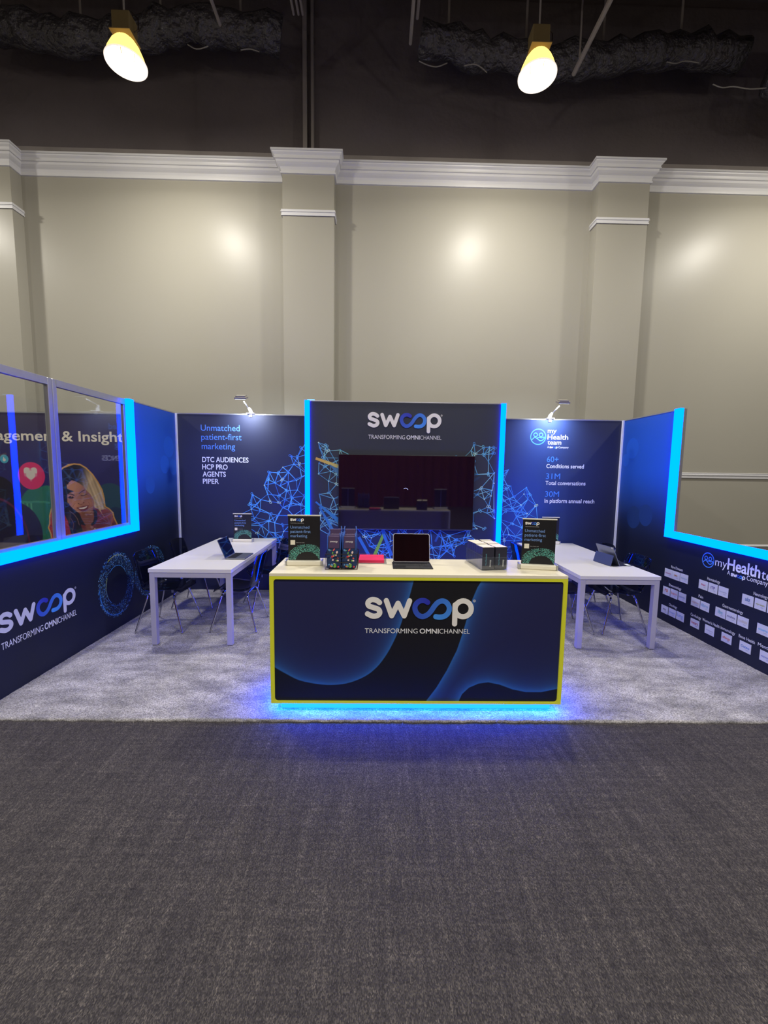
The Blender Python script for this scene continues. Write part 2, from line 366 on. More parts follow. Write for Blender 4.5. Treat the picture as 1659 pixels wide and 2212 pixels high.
def sstep(a, b, x): t = np.clip((x-a)/(b-a), 0, 1); return t*t*(3-2*t)
def mixc(a, b, t): return np.array(a, float)*(1-t[..., None])+np.array(b, float)*t[..., None]

# ================================================================== THE HALL
def struct(mb, name, m, label, parent=None, **k):
    return tag(mb.build(name, m, parent, **k), label, None, None, 'structure')
XL, XR, YB, YF, ZC = -11.0, 9.5, 1.2, -15.0, 8.9
struct(MB().box((XL, YF, -0.1), (XR, YB+0.2, 0.0)), 'floor', M_FLOOR, 'dark grey brown woven hall carpet in front of the booth')
struct(MB().box((XL, YB, 0), (XR, YB+0.2, 6.3)), 'wall_back', M_WALL, 'tall glossy cream hall wall behind the booth')
struct(MB().box((XL, YB+0.04, 6.3), (XR, YB+0.2, ZC)), 'wall_back_upper', M_BLACK, 'black upper band of the hall wall above the cornice')
struct(MB().box((XL, YF, ZC), (XR, YB+0.2, ZC+0.1)), 'ceiling', M_BLACK, 'black painted hall ceiling')
struct(MB().box((XL-0.2, YF, 0), (XL, YB+0.2, ZC)), 'wall_left', M_WALL, 'far left hall wall')
struct(MB().box((XR, YF, 0), (XR+0.2, YB+0.2, ZC)), 'wall_right', M_WALL, 'far right hall wall')
m = MB()
n = 160; vs = []
for i in range(n+1):
    x = XL+(XR-XL)*i/n; y = YF+0.12*math.sin(i*1.9)
    vs += [(x, y, 0), (x, y, ZC)]
m.add(vs, [(2*i, 2*i+2, 2*i+3, 2*i+1) for i in range(n)])
struct(m, 'wall_front', M_CURT, 'dark red drape behind the photographer', smooth=True)
# pilasters, cornice and rails -------------------------------------------------
PIL = [-6.24, -1.42, 3.40, 8.22]; PH = 0.39; PY = 1.0
prof = [(0.0, 6.125), (0.022, 6.13), (0.026, 6.15), (0.012, 6.158), (0.016, 6.185), (0.03, 6.215), (0.055, 6.235), (0.075, 6.255), (0.08, 6.285), (0.098, 6.29), (0.1, 6.305), (0.088, 6.312), (0.098, 6.335), (0.12, 6.358), (0.125, 6.372), (0.14, 6.375), (0.14, 6.40), (0.0, 6.40)]
def moulding(path, prof, normals):
    """sweep (projection, z) profile along plan points with plan mitre directions"""
    mb = MB(); n = len(prof)
    vs = [(x+nx*p, y+ny*p, z) for (x, y), (nx, ny) in zip(path, normals) for p, z in prof]
    fs = [(i*n+k, (i+1)*n+k, (i+1)*n+k+1, i*n+k+1) for i in range(len(path)-1) for k in range(n-1)]
    return mb.add(vs, fs)
def wall_path(lo, hi):
    pts = [(lo, YB)]; nr = [(0, -1)]
    for c in PIL:
        if c-PH > lo and c+PH < hi:
            pts += [(c-PH, YB), (c-PH, PY), (c+PH, PY), (c+PH, YB)]; nr += [(-1, -1), (-1, -1), (1, -1), (1, -1)]
    return pts+[(hi, YB)], nr+[(0, -1)]
struct(moulding(*[wall_path(XL, XR)[0], prof, wall_path(XL, XR)[1]]), 'trim_1', M_TRIM, 'white moulded cornice running along the top of the cream wall', smooth=False)
rail = [(0, 0), (0.018, 0.0), (0.02, 0.02), (0.01, 0.026), (0.016, 0.045), (0.026, 0.05), (0.026, 0.062), (0.014, 0.066), (0.02, 0.085), (0.0, 0.09)]
for i, c in enumerate(PIL):
    pb = MB().box((c-PH, PY, 0), (c+PH, YB+0.01, 6.2))
    o = struct(pb, 'pilaster_%d' % (i+1), M_WALL, ['cream pilaster at the left edge of the hall wall', 'cream pilaster rising behind the tower of the booth', 'cream pilaster rising behind the right half of the booth', 'cream pilaster beyond the right edge'][i])
    r_ = moulding([(c-PH, YB), (c-PH, PY), (c+PH, PY), (c+PH, YB)], [(p, z+5.54) for p, z in rail], [(-1, 0), (-1, -1), (1, -1), (1, 0)]).build('neck_moulding', M_TRIM, o)
for i, z in enumerate((1.66, 0.49)):
    for j, (a, b) in enumerate(((XL, PIL[0]-PH), (PIL[0]+PH, PIL[1]-PH), (PIL[1]+PH, PIL[2]-PH), (PIL[2]+PH, PIL[3]-PH))):
        struct(moulding([(a, YB), (b, YB)], [(p, z+h) for p, h in (rail if i == 0 else [(0, 0), (0.014, 0), (0.02, 0.025), (0.012, 0.03), (0, 0.045)])], [(0, -1), (0, -1)]), 'trim_%d' % (2+i*4+j), M_TRIM, 'thin moulded rail across the cream wall')
struct(MB().box((XL, YB-0.05, 6.41), (XR, YB+0.05, 6.52)), 'trim_10', M_STEEL, 'black ledge above the white cornice')

# things hung in the dark ceiling ----------------------------------------------
def at(u, v, z): return P(u, v, 2, z)
DUCTS = []
def flex(mb, x0, x1, y, z, r, seed):
    rr = random.Random(seed); pts = []; rs = []
    n = int((x1-x0)/0.16)
    for i in range(n+1):
        x = x0+(x1-x0)*i/n; pts.append((x, y+rr.uniform(-.03, .03), z+0.10*math.sin(x*1.7+seed)+rr.uniform(-.04, .04))); rs.append(r*(1+rr.uniform(-.16, .16)))
    mb.tube(pts, rs, 14)
for i, (x0, x1, y, z, r) in enumerate(((-6.0, -1.75, 0.72, 7.72, 0.2), (0.2, 4.8, 0.72, 7.6, 0.2), (5.0, 9.0, 0.45, 7.25, 0.24), (-2.9, -1.0, -1.5, 8.6, 0.13))):
    mb = MB(); flex(mb, x0, x1, y, z, r, i)
    DUCTS.append(tag(mb.build('flexible_duct', M_DUCT, smooth=True), ['wrinkled black wrapped duct above the left lamp', 'wrinkled black wrapped duct beside the right lamp, high against the wall', 'wrinkled black wrapped duct at the upper right, beyond the right lamp', 'thin wrinkled duct near the top centre of the ceiling'][i], 'duct', 'ceiling ducts'))
    for xx in np.arange(x0+0.4, x1, 1.1): MB().box((xx-0.015, y-0.004, z), (xx+0.015, y+0.004, ZC)).build('hanger_strap', M_STEEL, DUCTS[-1])
for d_, y_, pts in ((1, 0.50, ((905, 132), (925, 141), (945, 144), (966, 136))), (1, 0.50, ((1003, 142), (1025, 139), (1040, 146), (1052, 157))), (2, 0.22, ((1540, 182), (1560, 189), (1585, 187), (1620, 192), (1655, 190))), (1, 0.50, ((1440, 134), (1460, 137), (1480, 132), (1510, 136))), (0, 0.50, ((405, 96), (425, 106), (450, 100))), (0, 0.50, ((520, 108), (540, 106), (560, 112)))):
    MB().tube([tuple(q) for q in catmull([P(u, v, 1, y_) for u, v in pts], 4)], 0.007, 6).build('plastic_edge', mat('dusty_plastic', (120, 117, 112), rough=0.4, noise=(9, 0.2)), DUCTS[d_])
def pipe(u0, v0, u1, v1, z, w, lab, nm='conduit', box=False):
    a = at(u0, v0, z); b = at(u1, v1, z); x = (a[0]+b[0])/2
    mb = MB(); y0, y1 = min(a[1], b[1]), max(a[1], b[1]); y0 -= 3.0; y1 = min(y1, 0.3)
    if box: mb.box((x-w, y0, z-w), (x+w, y1, z+w))
    else: mb.tube([(x, y0, z), (x, y1, z)], w, 8)
    for yy in np.arange(y0+0.4, y1, 1.6): mb.box((x-0.008, yy-0.008, z), (x+0.008, yy+0.008, ZC))
    return tag(mb.build(nm, M_STEEL), lab, 'conduit', 'ceiling conduits')
pipe(455, 0, 507, 140, 7.45, 0.022, 'straight ceiling conduit between the left lamp and the centre')
pipe(1305, 25, 1213, 215, 7.0, 0.03, 'straight ceiling conduit slanting right of the right lamp')
pipe(893, 0, 882, 160, 7.3, 0.022, 'long straight ceiling conduit just right of the picture middle')
pipe(905, 0, 898, 80, 7.6, 0.02, 'short ceiling conduit beside the long middle one')
pipe(627, 0, 655, 135, 7.6, 0.016, 'first of three close ceiling conduits left of the middle')
pipe(640, 0, 663, 140, 7.6, 0.016, 'second of three close ceiling conduits left of the middle')
pipe(652, 0, 669, 140, 7.6, 0.016, 'third of three close ceiling conduits left of the middle')
pipe(715, 0, 722, 75, 7.9, 0.02, 'conduit ending short above the middle of the ceiling')
def xbeam(y, z, x0, x1, h, lab):
    mb = MB().box((x0, y-0.06, z), (x1, y+0.06, z+0.025)).box((x0, y-0.06, z+h-0.025), (x1, y+0.06, z+h)).box((x0, y-0.012, z), (x1, y+0.012, z+h))
    return tag(mb.build('steel_beam', M_STEEL), lab, 'beam', 'ceiling beams')
xbeam(-0.95, 7.35, 1.2, 9.3, 0.22, 'dark steel beam crossing the upper right corner of the ceiling')
xbeam(-0.45, 8.2, -6.5, 9.3, 0.25, 'long dark steel beam high across the ceiling')
mb = MB()
for k in range(9): mb.tube([(-0.9, -0.75-0.07*k, 8.62), (1.2, -0.75-0.07*k, 8.6+0.01*(k % 3))], 0.015, 6)
tag(mb.build('cable_run', M_STEEL), 'rows of thin dark cables across the ceiling top', 'cables')
struct(MB().box((-1.52, 1.14, 6.5), (-1.46, 1.26, ZC)).box((-1.40, 1.16, 6.5), (-1.36, 1.26, ZC)), 'trim_11', M_STEEL, 'black vertical pipes on the upper wall')

# high-bay lamps ----------------------------------------------------------------
M_BAYIN = emat('lit_reflector', (1.0, 0.86, 0.55, 1), 6.0)
M_BAYOUT = mat('amber_prismatic_glass', (230, 190, 110), rough=0.3, emit=(1.0, 0.62, 0.14, 1), es=2.2, noise=(8, 0.1))
M_BAYRIM = mat('lit_rim', (240, 230, 215), rough=0.3, emit=(1.0, 0.85, 0.7, 1), es=0.8, noise=(8, 0.03))
M_BULB = emat('lamp_bulb', (1.0, 0.93, 0.75, 1), 22.0)
M_BALL = mat('ballast_housing', (96, 82, 50), rough=0.5, noise=(10, 0.1))
def bay():
    t = empty('high_bay_lamp', cat='lamp'); t.scale = (0.75, 0.75, 0.75)
    rad = lambda a: 1+0.012*math.cos(24*a)
    MB().lathe([(0.27, 0), (0.262, 0.03), (0.235, 0.12), (0.19, 0.22), (0.14, 0.29), (0.10, 0.32), (0.09, 0.335)], 96, rad).build('reflector', M_BAYOUT, t, smooth=True)
    MB().lathe([(0.262, 0.004), (0.252, 0.03), (0.225, 0.12), (0.18, 0.215), (0.12, 0.28), (0.0, 0.295)], 64).build('reflector_lining', M_BAYIN, t, smooth=True)
    MB().lathe([(0.265, 0.0), (0.28, -0.004), (0.282, 0.012), (0.268, 0.016)], 48).build('rim', M_BAYRIM, t, smooth=True)
    bb = MB().lathe([(0.0, 0.08), (0.03, 0.085), (0.045, 0.12), (0.04, 0.18), (0.025, 0.23), (0.02, 0.28)], 16).build('bulb', M_BULB, t, smooth=True)
    s = MB()
    for k in range(3): a = 2*math.pi*k/3+0.4; s.tube([(0.02*math.cos(a), 0.02*math.sin(a), 0.075), (0.10*math.cos(a), 0.10*math.sin(a), 0.05), (0.12*math.cos(a), 0.12*math.sin(a), 0.26)], 0.006, 6)
    s.build('bulb_cage', M_BALL, t)
    MB().box((-0.15, -0.15, 0.335), (0.15, 0.15, 0.35)).build('mounting_plate', M_BALL, t, bevel=0.004)
    MB().box((-0.13, -0.11, 0.35), (0.13, 0.11, 0.62)).build('ballast_box', M_BALL, t, bevel=0.015)
    MB().tube([(0.13, 0.0, 0.42), (0.2, 0.0, 0.46), (0.2, 0, 0.6), (0.1, 0, 0.7)], 0.008, 6).build('cable', M_WIRE, t)
    MB().tube([(0, 0, 0.62), (0, 0, (ZC-BAY_Z)/0.75)], 0.014, 8).build('hanging_rod', M_STEEL, t)
    return t
proto = bay()
blabels = ['glowing high-bay lamp hanging above the left side of the booth', 'glowing high-bay lamp hanging above the right side of the booth', 'high-bay lamp beyond the right edge', 'high-bay lamp beyond the left edge']+['high-bay lamp behind the photographer, %s' % q for q in ('first row, second from the left', 'first row, third from the left', 'first row, rightmost', 'first row, leftmost', 'last row, left', 'last row, right')]
for i, (x, y) in enumerate(BAYS):
    t = proto if i == 0 else copy_tree(proto)
    t.location = (x, y, BAY_Z); t['label'] = blabels[i]; t['group'] = 'high-bay lamps in the hall' if i < 4 else 'high-bay lamps behind the photographer'
    ld = bpy.data.lights.new('bay_light', 'AREA'); ld.shape = 'DISK'; ld.size = 0.36; ld.energy = HALL_POWER; ld.color = (1.0, 0.96, 0.90); ld.spread = R(170)
    lo = bpy.data.objects.new('bay_light', ld); COL.objects.link(lo); lo.location = (x, y, BAY_Z-0.012)
    ld = bpy.data.lights.new('bay_bulb', 'POINT'); ld.shadow_soft_size = 0.07; ld.energy = SIDE_POWER; ld.color = (1.0, 0.94, 0.82)
    lo = bpy.data.objects.new('bay_bulb', ld); COL.objects.link(lo); lo.location = (x, y, BAY_Z-0.03)

# ================================================================== THE BOOTH
cm = MB(); nx, ny = 244, 122
cv = []; cf = []
for j in range(ny+1):
    for i in range(nx+1):
        x = -3.05+6.1*i/nx; y = -3.05+3.05*j/ny; e = 0
        if j == 0: y += random.uniform(-.006, .006)
        cv.append((x, y, 0.009+0.003*random.random()))
cf = [(j*(nx+1)+i, j*(nx+1)+i+1, (j+1)*(nx+1)+i+1, (j+1)*(nx+1)+i) for j in range(ny) for i in range(nx) if not (-3.05+3.05*j/ny > -0.35 and -1.26 < -3.05+6.1*i/nx < 1.29)]
k0 = len(cv); cv += [(cv[i][0], cv[i][1], 0.0) for i in range(nx+1)]
cf += [(k0+i, k0+i+1, i+1, i) for i in range(nx)]
cm.add(cv, cf)
cpt = tag(cm.build('booth_carpet', M_CARPET, smooth=True), 'light grey plush carpet covering the booth floor between the side walls', 'carpet')
fz = MB()
for k in range(420):
    x = random.uniform(-3.0, 3.0); l = random.uniform(0.006, 0.02) if random.random() < 0.97 else 0.07; a = random.uniform(-1, 1)
    fz.add([(x-0.0008, -3.045, 0.012), (x+0.0008, -3.045, 0.012), (x+math.sin(a)*l, -3.05-math.cos(a)*l, 0.003)], [(0, 1, 2)])
tag(fz.build('frayed_fibres', M_CARPET, cpt), kind='stuff')
for y, x0, x1 in ((-0.95, -1.9, -0.5),):
    pass

# ---- back wall panels
NAVY = (30, 34, 60); WT = 0.08
def netcol(S, Z): pass
def wallbox(name, a, b, label, cat='wall panel'):
    t = empty(name, label=label, cat=cat)
    MB().box(a, b).build('panel', M_PIN, t); return t
def tex_back(S, Z):
    halo = np.exp(-(((S-0.05)/1.9)**2+((Z-0.95)/1.15)**2))
    c = mixc((36, 41, 66), (20, 46, 134), sstep(0.10, 0.95, halo)); rt = sstep(0.9, 2.0, S)*(1-sstep(1.7, 2.9, S))
    return c+rt[..., None]*np.array((4, 26, 68))
bl = wallbox('booth_back_wall', (-3.05, 0, 0), (-1.257, WT, 2.44), 'left back panel of the booth printed with marketing words')
br = wallbox('booth_back_wall', (1.317, 0, 0), (3.05, WT, 2.44), 'right back panel of the booth printed with patient statistics')
bl['group'] = br['group'] = 'back panels of the booth'
painted(BACK, -3.05, -1.257, 0, 2.44, 70, 90, tex_back, 'printed_skin', bl)
painted(BACK, 1.317, 3.05, 0, 2.44, 70, 90, tex_back, 'printed_skin', br)
for t, x0, x1 in ((bl, -3.05, -1.257), (br, 1.317, 3.05)):
    MB().box((x0, -0.006, 2.432), (x1, WT+0.004, 2.446)).build('top_trim', M_ALU, t)
    xc = -3.05 if x0 < 0 else 3.05; s = 1 if x0 < 0 else -1
    MB().box((xc, -0.03, 0.02), (xc+s*0.022, 0.0-0.003, 2.44)).build('corner_profile', mat('white_profile', (225, 230, 245), rough=0.4, noise=(9, 0.02)), t)
# ---- tower
TX0, TX1, TZ = -1.19, 1.25, 2.58
tw = empty('booth_tower', label='taller centre panel of the booth carrying the wall screen', cat='wall panel')
MB().box((TX0, -0.35, 0.015), (TX1, WT, TZ)).build('panel', M_PIN, tw)
def tex_tower(S, Z):
    halo = np.exp(-(((S-0.03)/1.7)**2+((Z-0.7)/0.8)**2))
    return mixc((47, 51, 64), (32, 44, 88), sstep(0.2, 1.0, halo))
painted(TOWER, TX0, TX1, 0, TZ, 60, 70, tex_tower, 'printed_skin', tw)
MB().box((TX0, -0.356, TZ-0.006), (TX1, WT, TZ+0.006)).build('top_trim', M_ALU, tw)
for x, s in ((TX0, -1), (TX1, 1)):
    MB().box((x, -0.372, 0.03), (x+s*0.062, -0.352, TZ+0.005)).build('light_strip', M_LEDT, tw)
    MB().box((x+(0 if s > 0 else -0.062), -0.352, 0.015), (x+(0.062 if s > 0 else 0), WT, TZ)).build('strip_channel', M_ALU, tw)
MB().box((TX0-0.03, -0.36, TZ+0.005), (TX0+0.06, -0.30, TZ+0.016)).build('strip_end', emat('pale_led_end', (0.25, 0.6, 1, 1), 1.6), tw)
# wordmark on tower (raised letters)
a = TOWER.px(794, 922); b = TOWER.px(953, 926)
wordmark(TOWER, a[0], (a[1]+b[1])/2, b[0]-a[0], off=0.002, depth=0.016, parent=tw, thick=26)
m = MB(); c0 = TOWER.px(795, 948); c1 = TOWER.px(955, 950); tagline(m, TOWER, c0[0], (c0[1]+c1[1])/2-0.0, c1[0]-c0[0], off=0.003, cap=0.052)
m.build('lettering', M_INK, tw, vc=True)

# ---- network artwork
def inpoly(pt, poly):
    x, y = pt; c = False; n = len(poly)
    for i in range(n):
        x1, y1 = poly[i]; x2, y2 = poly[(i+1) % n]
        if (y1 > y) != (y2 > y) and x < (x2-x1)*(y-y1)/(y2-y1)+x1: c = not c
    return c
def network(face, poly_px, nn, mind, seed, cols, wdt, parent, clip, extra=1.0):
    rr = random.Random(seed); poly = [face.px(*q) for q in poly_px]
    pts = []
    sx = [q[0] for q in poly]; sz = [q[1] for q in poly]
    for q in poly: pts.append((min(max(q[0], clip[0]), clip[1]), max(q[1], clip[2])))
    tries = 0
    while len(pts) < nn and tries < 6000:
        tries += 1; q = (rr.uniform(min(sx), max(sx)), rr.uniform(min(sz), max(sz)))
        if inpoly(q, poly) and clip[0] < q[0] < clip[1] and q[1] > clip[2] and all(math.hypot(q[0]-p[0], q[1]-p[1]) > mind for p in pts): pts.append(q)
    m = MB(); done = set()
    for i, p in enumerate(pts):
        ds = sorted(range(len(pts)), key=lambda j: math.hypot(pts[j][0]-p[0], pts[j][1]-p[1]))[1:rr.choice((4, 5, 6))]
        if rr.random() < 0.35*extra: ds.append(rr.choice(sorted(range(len(pts)), key=lambda j: math.hypot(pts[j][0]-p[0], pts[j][1]-p[1]))[6:14] or ds))
        for j in ds:
            if (min(i, j), max(i, j)) in done: continue
            done.add((min(i, j), max(i, j))); q = pts[j]
            mid = ((p[0]+q[0])/2, (p[1]+q[1])/2)
            if not inpoly(mid, poly): continue
            c = [lin(rr.choice(cols)), lin(rr.choice(cols))]
            stroke(m, face, [p, q], wdt*rr.uniform(0.5, 1.0), 0.0022, 0, c, 4)
    for i, p in enumerate(pts):
        k = rr.random(); c = lin(rr.choice(cols+[(190, 225, 200)]))
        if k < 0.42:
            a = rr.uniform(0, math.pi); d = np.array((math.cos(a), math.sin(a)))*0.013*1.0
            for s in (-1, 1):
                rg = ring(np.array(p)+d*s, 0.013, 10); stroke(m, face, rg, 0.006, 0.0026, 0, [c]*len(rg), 4)
        else: stroke(m, face, [p, (p[0]+0.001, p[1])], 0.018, 0.0026, 0, [c, c], 8)
    return m.build('network_artwork', M_INK, parent, vc=True)
BLUES = [(62, 140, 235), (80, 165, 245), (50, 120, 225), (100, 190, 250)]
TEALS = [(84, 160, 200), (110, 190, 215), (70, 140, 190), (150, 210, 200)]
network(BACK, [(522, 1110), (545, 1068), (582, 1020), (628, 985), (650, 968), (676, 945), (690, 1000), (690, 1260), (640, 1290), (600, 1230), (560, 1165), (530, 1135)], 92, 0.075, 3, BLUES, 0.0105, bl, (-2.4, -1.26, 0.2))
network(BACK, [(1070, 1040), (1080, 1020), (1098, 1015), (1103, 1050), (1137, 1053), (1158, 1092), (1165, 1130), (1168, 1200), (1150, 1240), (1070, 1240)], 74, 0.065, 9, BLUES, 0.0095, br, (1.32, 2.4, 0.3))
network(TOWER, [(688, 956), (705, 962), (735, 972), (760, 985), (760, 1160), (735, 1160), (725, 1163), (688, 1142)], 42, 0.068, 5, TEALS, 0.0095, tw, (TX0+0.01, TX1, 0.3))
network(TOWER, [(985, 985), (1024, 960), (1068, 967), (1068, 1120), (1046, 1142), (1030, 1142), (1010, 1160), (1000, 1100)], 46, 0.065, 6, TEALS, 0.0095, tw, (TX0, TX1-0.01, 0.3))
network(TOWER, [(770, 1140), (860, 1140), (1010, 1145), (1025, 1165), (985, 1180), (980, 1200), (940, 1215), (800, 1215), (798, 1180)], 54, 0.062, 8, BLUES, 0.0095, tw, (TX0, TX1, 0.3))
m = MB()
BN = [0]
def beam(p, q, w0, w1, c0, c1):
    BN[0] += 1
    p, q = np.array(TOWER.px(*p)), np.array(TOWER.px(*q)); t = q-p; nrm = np.array([-t[1], t[0]])/np.hypot(*t)
    vs = [p-nrm*w0, q-nrm*w1, q+nrm*w1, p+nrm*w0]; MB().add([TOWER.w(x, z, 0.0026+0.00012*BN[0]) for x, z in vs], [(0, 1, 2, 3)], [lin(c0), lin(c1), lin(c1), lin(c0)]).build('printed_beam', M_INK, tw, vc=True)
beam((682, 990), (740, 1011), 0.016, 0.024, (214, 170, 70), (190, 190, 110)); beam((712, 1004), (740, 1026), 0.006, 0.04, (60, 110, 150), (90, 140, 170))
beam((682, 1084), (742, 1133), 0.010, 0.030, (50, 120, 180), (60, 140, 190)); beam((690, 1095), (726, 1158), 0.012, 0.022, (50, 110, 170), (60, 140, 210))
beam((775, 1160), (800, 1205), 0.02, 0.02, (50, 120, 200), (50, 120, 200)); beam((828, 1155), (808, 1202), 0.018, 0.022, (120, 180, 60), (140, 190, 60)); beam((826, 1146), (846, 1200), 0.02, 0.02, (50, 120, 210), (50, 110, 200))
beam((1020, 1040), (1040, 1028), 0.018, 0.012, (44, 70, 96), (40, 52, 74)); beam((950, 1150), (940, 1170), 0.014, 0.014, (50, 110, 200), (40, 80, 150))

# ---- words on back panels
LB = (84, 138, 240); WH = (226, 230, 245)
m = MB()
put_text(m, 'Unmatched', BACK, (434, 931), (518, 931), rgb=LB, cap=0.083); put_text(m, 'patient-first', BACK, (435, 950), (522, 951), rgb=LB, cap=0.083); put_text(m, 'marketing', BACK, (436, 970), (508, 971), rgb=LB, cap=0.083)
put_text(m, 'DTC AUDIENCES', BACK, (437, 998), (537, 999), rgb=WH, cap=0.068, bold=0.016); put_text(m, 'HCP PRO', BACK, (437, 1013.5), (492, 1014.5), rgb=WH, cap=0.068, bold=0.016)
put_text(m, 'AGENTS', BACK, (438, 1029), (488, 1030), rgb=WH, cap=0.068, bold=0.016); put_text(m, 'PIPER', BACK, (438.5, 1044.5), (473, 1045), rgb=WH, cap=0.068, bold=0.016)
m.build('lettering', M_INK, bl, vc=True)
def headmark(m, face, c, r, wdt, rgb):
    k = [lin(rgb)]
    def st(p, w=wdt): stroke(m, face, p, w, 0.0022, 0, k*len(p), 8)
    st(ring(c, r, 32)); st(ring((c[0]-0.36*r, c[1]+0.25*r), 0.24*r, 16)); st(ring((c[0]+0.36*r, c[1]+0.25*r), 0.24*r, 16))
    st([tuple(q) for q in catmull([(c[0]-0.86*r, c[1]-0.46*r), (c[0]-0.5*r, c[1]-0.1*r), (c[0]-0.15*r, c[1]-0.22*r), (c[0]+0.25*r, c[1]-0.5*r), (c[0]+0.6*r, c[1]-0.42*r), (c[0]+0.86*r, c[1]-0.1*r)], 5)])
    st([tuple(q) for q in catmull([(c[0]-0.1*r, c[1]-0.14*r), (c[0]+0.2*r, c[1]-0.08*r), (c[0]+0.45*r, c[1]-0.14*r), (c[0]+0.8*r, c[1]-0.02*r)], 4)])
m = MB()
headmark(m, BACK, BACK.px(1162.5, 943.5), 0.104, 0.012, (80, 160, 240))
put_text(m, 'my', BACK, (1183, 935), (1202, 935.5), rgb=WH, cap=0.062, bold=0.0); put_text(m, 'Health', BACK, (1182.5, 949), (1227, 950), rgb=WH, cap=0.066, bold=0.008)
put_text(m, 'team', BACK, (1182.5, 960), (1212, 960.5), rgb=WH, cap=0.062, bold=0.006)
put_text(m, 'A', BACK, (1182, 968), (1185.5, 968), rgb=WH, cap=0.028); q0 = BACK.px(1187, 968); q1 = BACK.px(1204, 968); wordmark(BACK, q0[0], q0[1], (q1[0]-q0[0]), mb=m, reg=False, thick=36, white=WH)
put_text(m, 'Company', BACK, (1206, 968.3), (1228, 968.5), rgb=WH, cap=0.028)
for t1, t2, y, x1, x2, sx in (('60+', 'Conditions served', 998, 1206, 1261, 1181), ('31M', 'Total conversations', 1034.5, 1209.5, 1264.5, 1179), ('30M', 'In platform annual reach', 1073, 1207, 1283.5, 1177)):
    put_text(m, t1, BACK, (sx, y), (x1, y+.3), rgb=(70, 135, 238), cap=0.078); put_text(m, t2, BACK, (sx-1, y+13), (x2, y+14), rgb=WH, cap=0.055, bold=0.014)
m.build('lettering', M_INK, br, vc=True)

# ---- wall screen
tv = empty('wall_screen', label='large black flat television mounted on the centre panel', cat='television')
q0 = P(731, 980, 1, -0.43); q1 = P(1021, 1146, 1, -0.43)
tx0, tx1, tz0, tz1 = q0[0], q1[0], q1[2], q0[2]-0.005
MB().box((tx0, -0.425, tz0), (tx1, -0.385, tz1)).build('casing', M_DARK, tv, bevel=0.004)
MB().box((tx0+0.008, -0.4275, tz0+0.018), (tx1-0.008, -0.424, tz1-0.008)).build('screen', M_TV, tv)
MB().box((tx0+0.5, -0.385, 1.2), (tx1-0.5, -0.352, 1.6)).build('wall_bracket', M_STEEL, tv)
MB().box((tx0, -0.4285, tz0), (tx1, -0.424, tz0+0.006)).build('bottom_trim', M_SPACE, tv)
TVF = Face(1, -0.4275, -1); m = MB(); m.col((150, 160, 200)); rg = ring(TVF.px(876, 1060), 0.033, 10, 25, 130); stroke(m, TVF, rg, 0.005, 0.0008, 0, None, 8)
m.build('loading_arc', mat('lit_arc', (200, 210, 255), emit=(0.5, 0.55, 0.9, 1), es=0.8), tv)

# ---- side walls
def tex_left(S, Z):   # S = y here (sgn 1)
    g = sstep(-1.25, -0.9, S)*sstep(0.75, 1.8, Z)*(1-0.12*sstep(-0.8, 0, S))  # printed blue, with part of the light strip's glow painted into it
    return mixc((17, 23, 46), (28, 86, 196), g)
lw = empty('booth_side_wall', label='left side wall of the booth with a glazed window frame and blue light strip', cat='wall panel', group='side walls of the booth')
rw = empty('booth_side_wall', label='right side wall of the booth cut low, printed with rows of white cards', cat='wall panel', group='side walls of the booth')
Y0, Y1, ZS = -3.05, -1.09, 1.0
for t, s, fc in ((lw, -1, LEFT), (rw, 1, RIGHT)):
    SW = 0.035; x0, x1 = s*3.05, s*(3.05+SW)
    mb = MB(); mb.box((x0, Y0, 0), (x1, -1.03, ZS)); mb.box((x0, -1.03, 0), (x1, WT, 2.44)); mb.build('panel', M_PIN, t)
    sg = fc.sgn
    fnn = (lambda S, Z: tex_left(S, Z)) if sg > 0 else (lambda S, Z: tex_left(-S, Z))
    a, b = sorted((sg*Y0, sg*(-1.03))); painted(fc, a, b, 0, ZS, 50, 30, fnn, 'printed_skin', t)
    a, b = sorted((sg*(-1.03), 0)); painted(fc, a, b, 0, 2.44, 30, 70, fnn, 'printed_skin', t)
    MB().box((s*3.044, -1.03, 2.432), (s*(3.052+SW), WT, 2.446)).build('top_trim', M_ALU, t)
    # light strips: proud channel round the opening
    xi = s*(3.05-0.045)
    MB().box((xi, -1.13, ZS), (s*3.05, -1.04, 2.445)).build('light_strip', M_LED, t)
    MB().box((xi, Y0, ZS), (s*3.05, -1.13, ZS+0.075)).build('light_strip', M_LED, t)
    MB().box((s*3.05, Y0, ZS), (x1, -1.13, ZS+0.07)).build('sill_channel', M_ALU, t)
    MB().box((s*3.05, -1.13, ZS+0.0), (x1, -1.03, 2.44)).build('jamb_channel', M_ALU, t)
# bokeh discs printed on the blue uprights
for t, fc, cs in ((lw, LEFT, [(-0.22, 1.98, .13, .22), (-0.12, 1.72, .10, .16), (-0.34, 1.75, .11, .17), (-0.7, 1.5, .10, .16)]), (rw, RIGHT, [(0.25, 2.05, .13, .2), (0.38, 1.15, .14, .18), (0.62, 1.2, .13, .17), (0.12, 1.9, .08, .13)])):
    m = MB()
    for i, (s, z, r, ry) in enumerate(cs):
        q = ring((s, z), r, 28, 0, 360, r*1.05)[:-1]; m.add([fc.w(x, zz, 0.0018+0.0002*i) for x, zz in q], [tuple(range(28))], [lin(tuple(tex_left(np.array(s*fc.sgn), np.array(z))+np.array((3, 8, 14))))]*28)
    m.build('printed_discs', M_INK, t, vc=True)
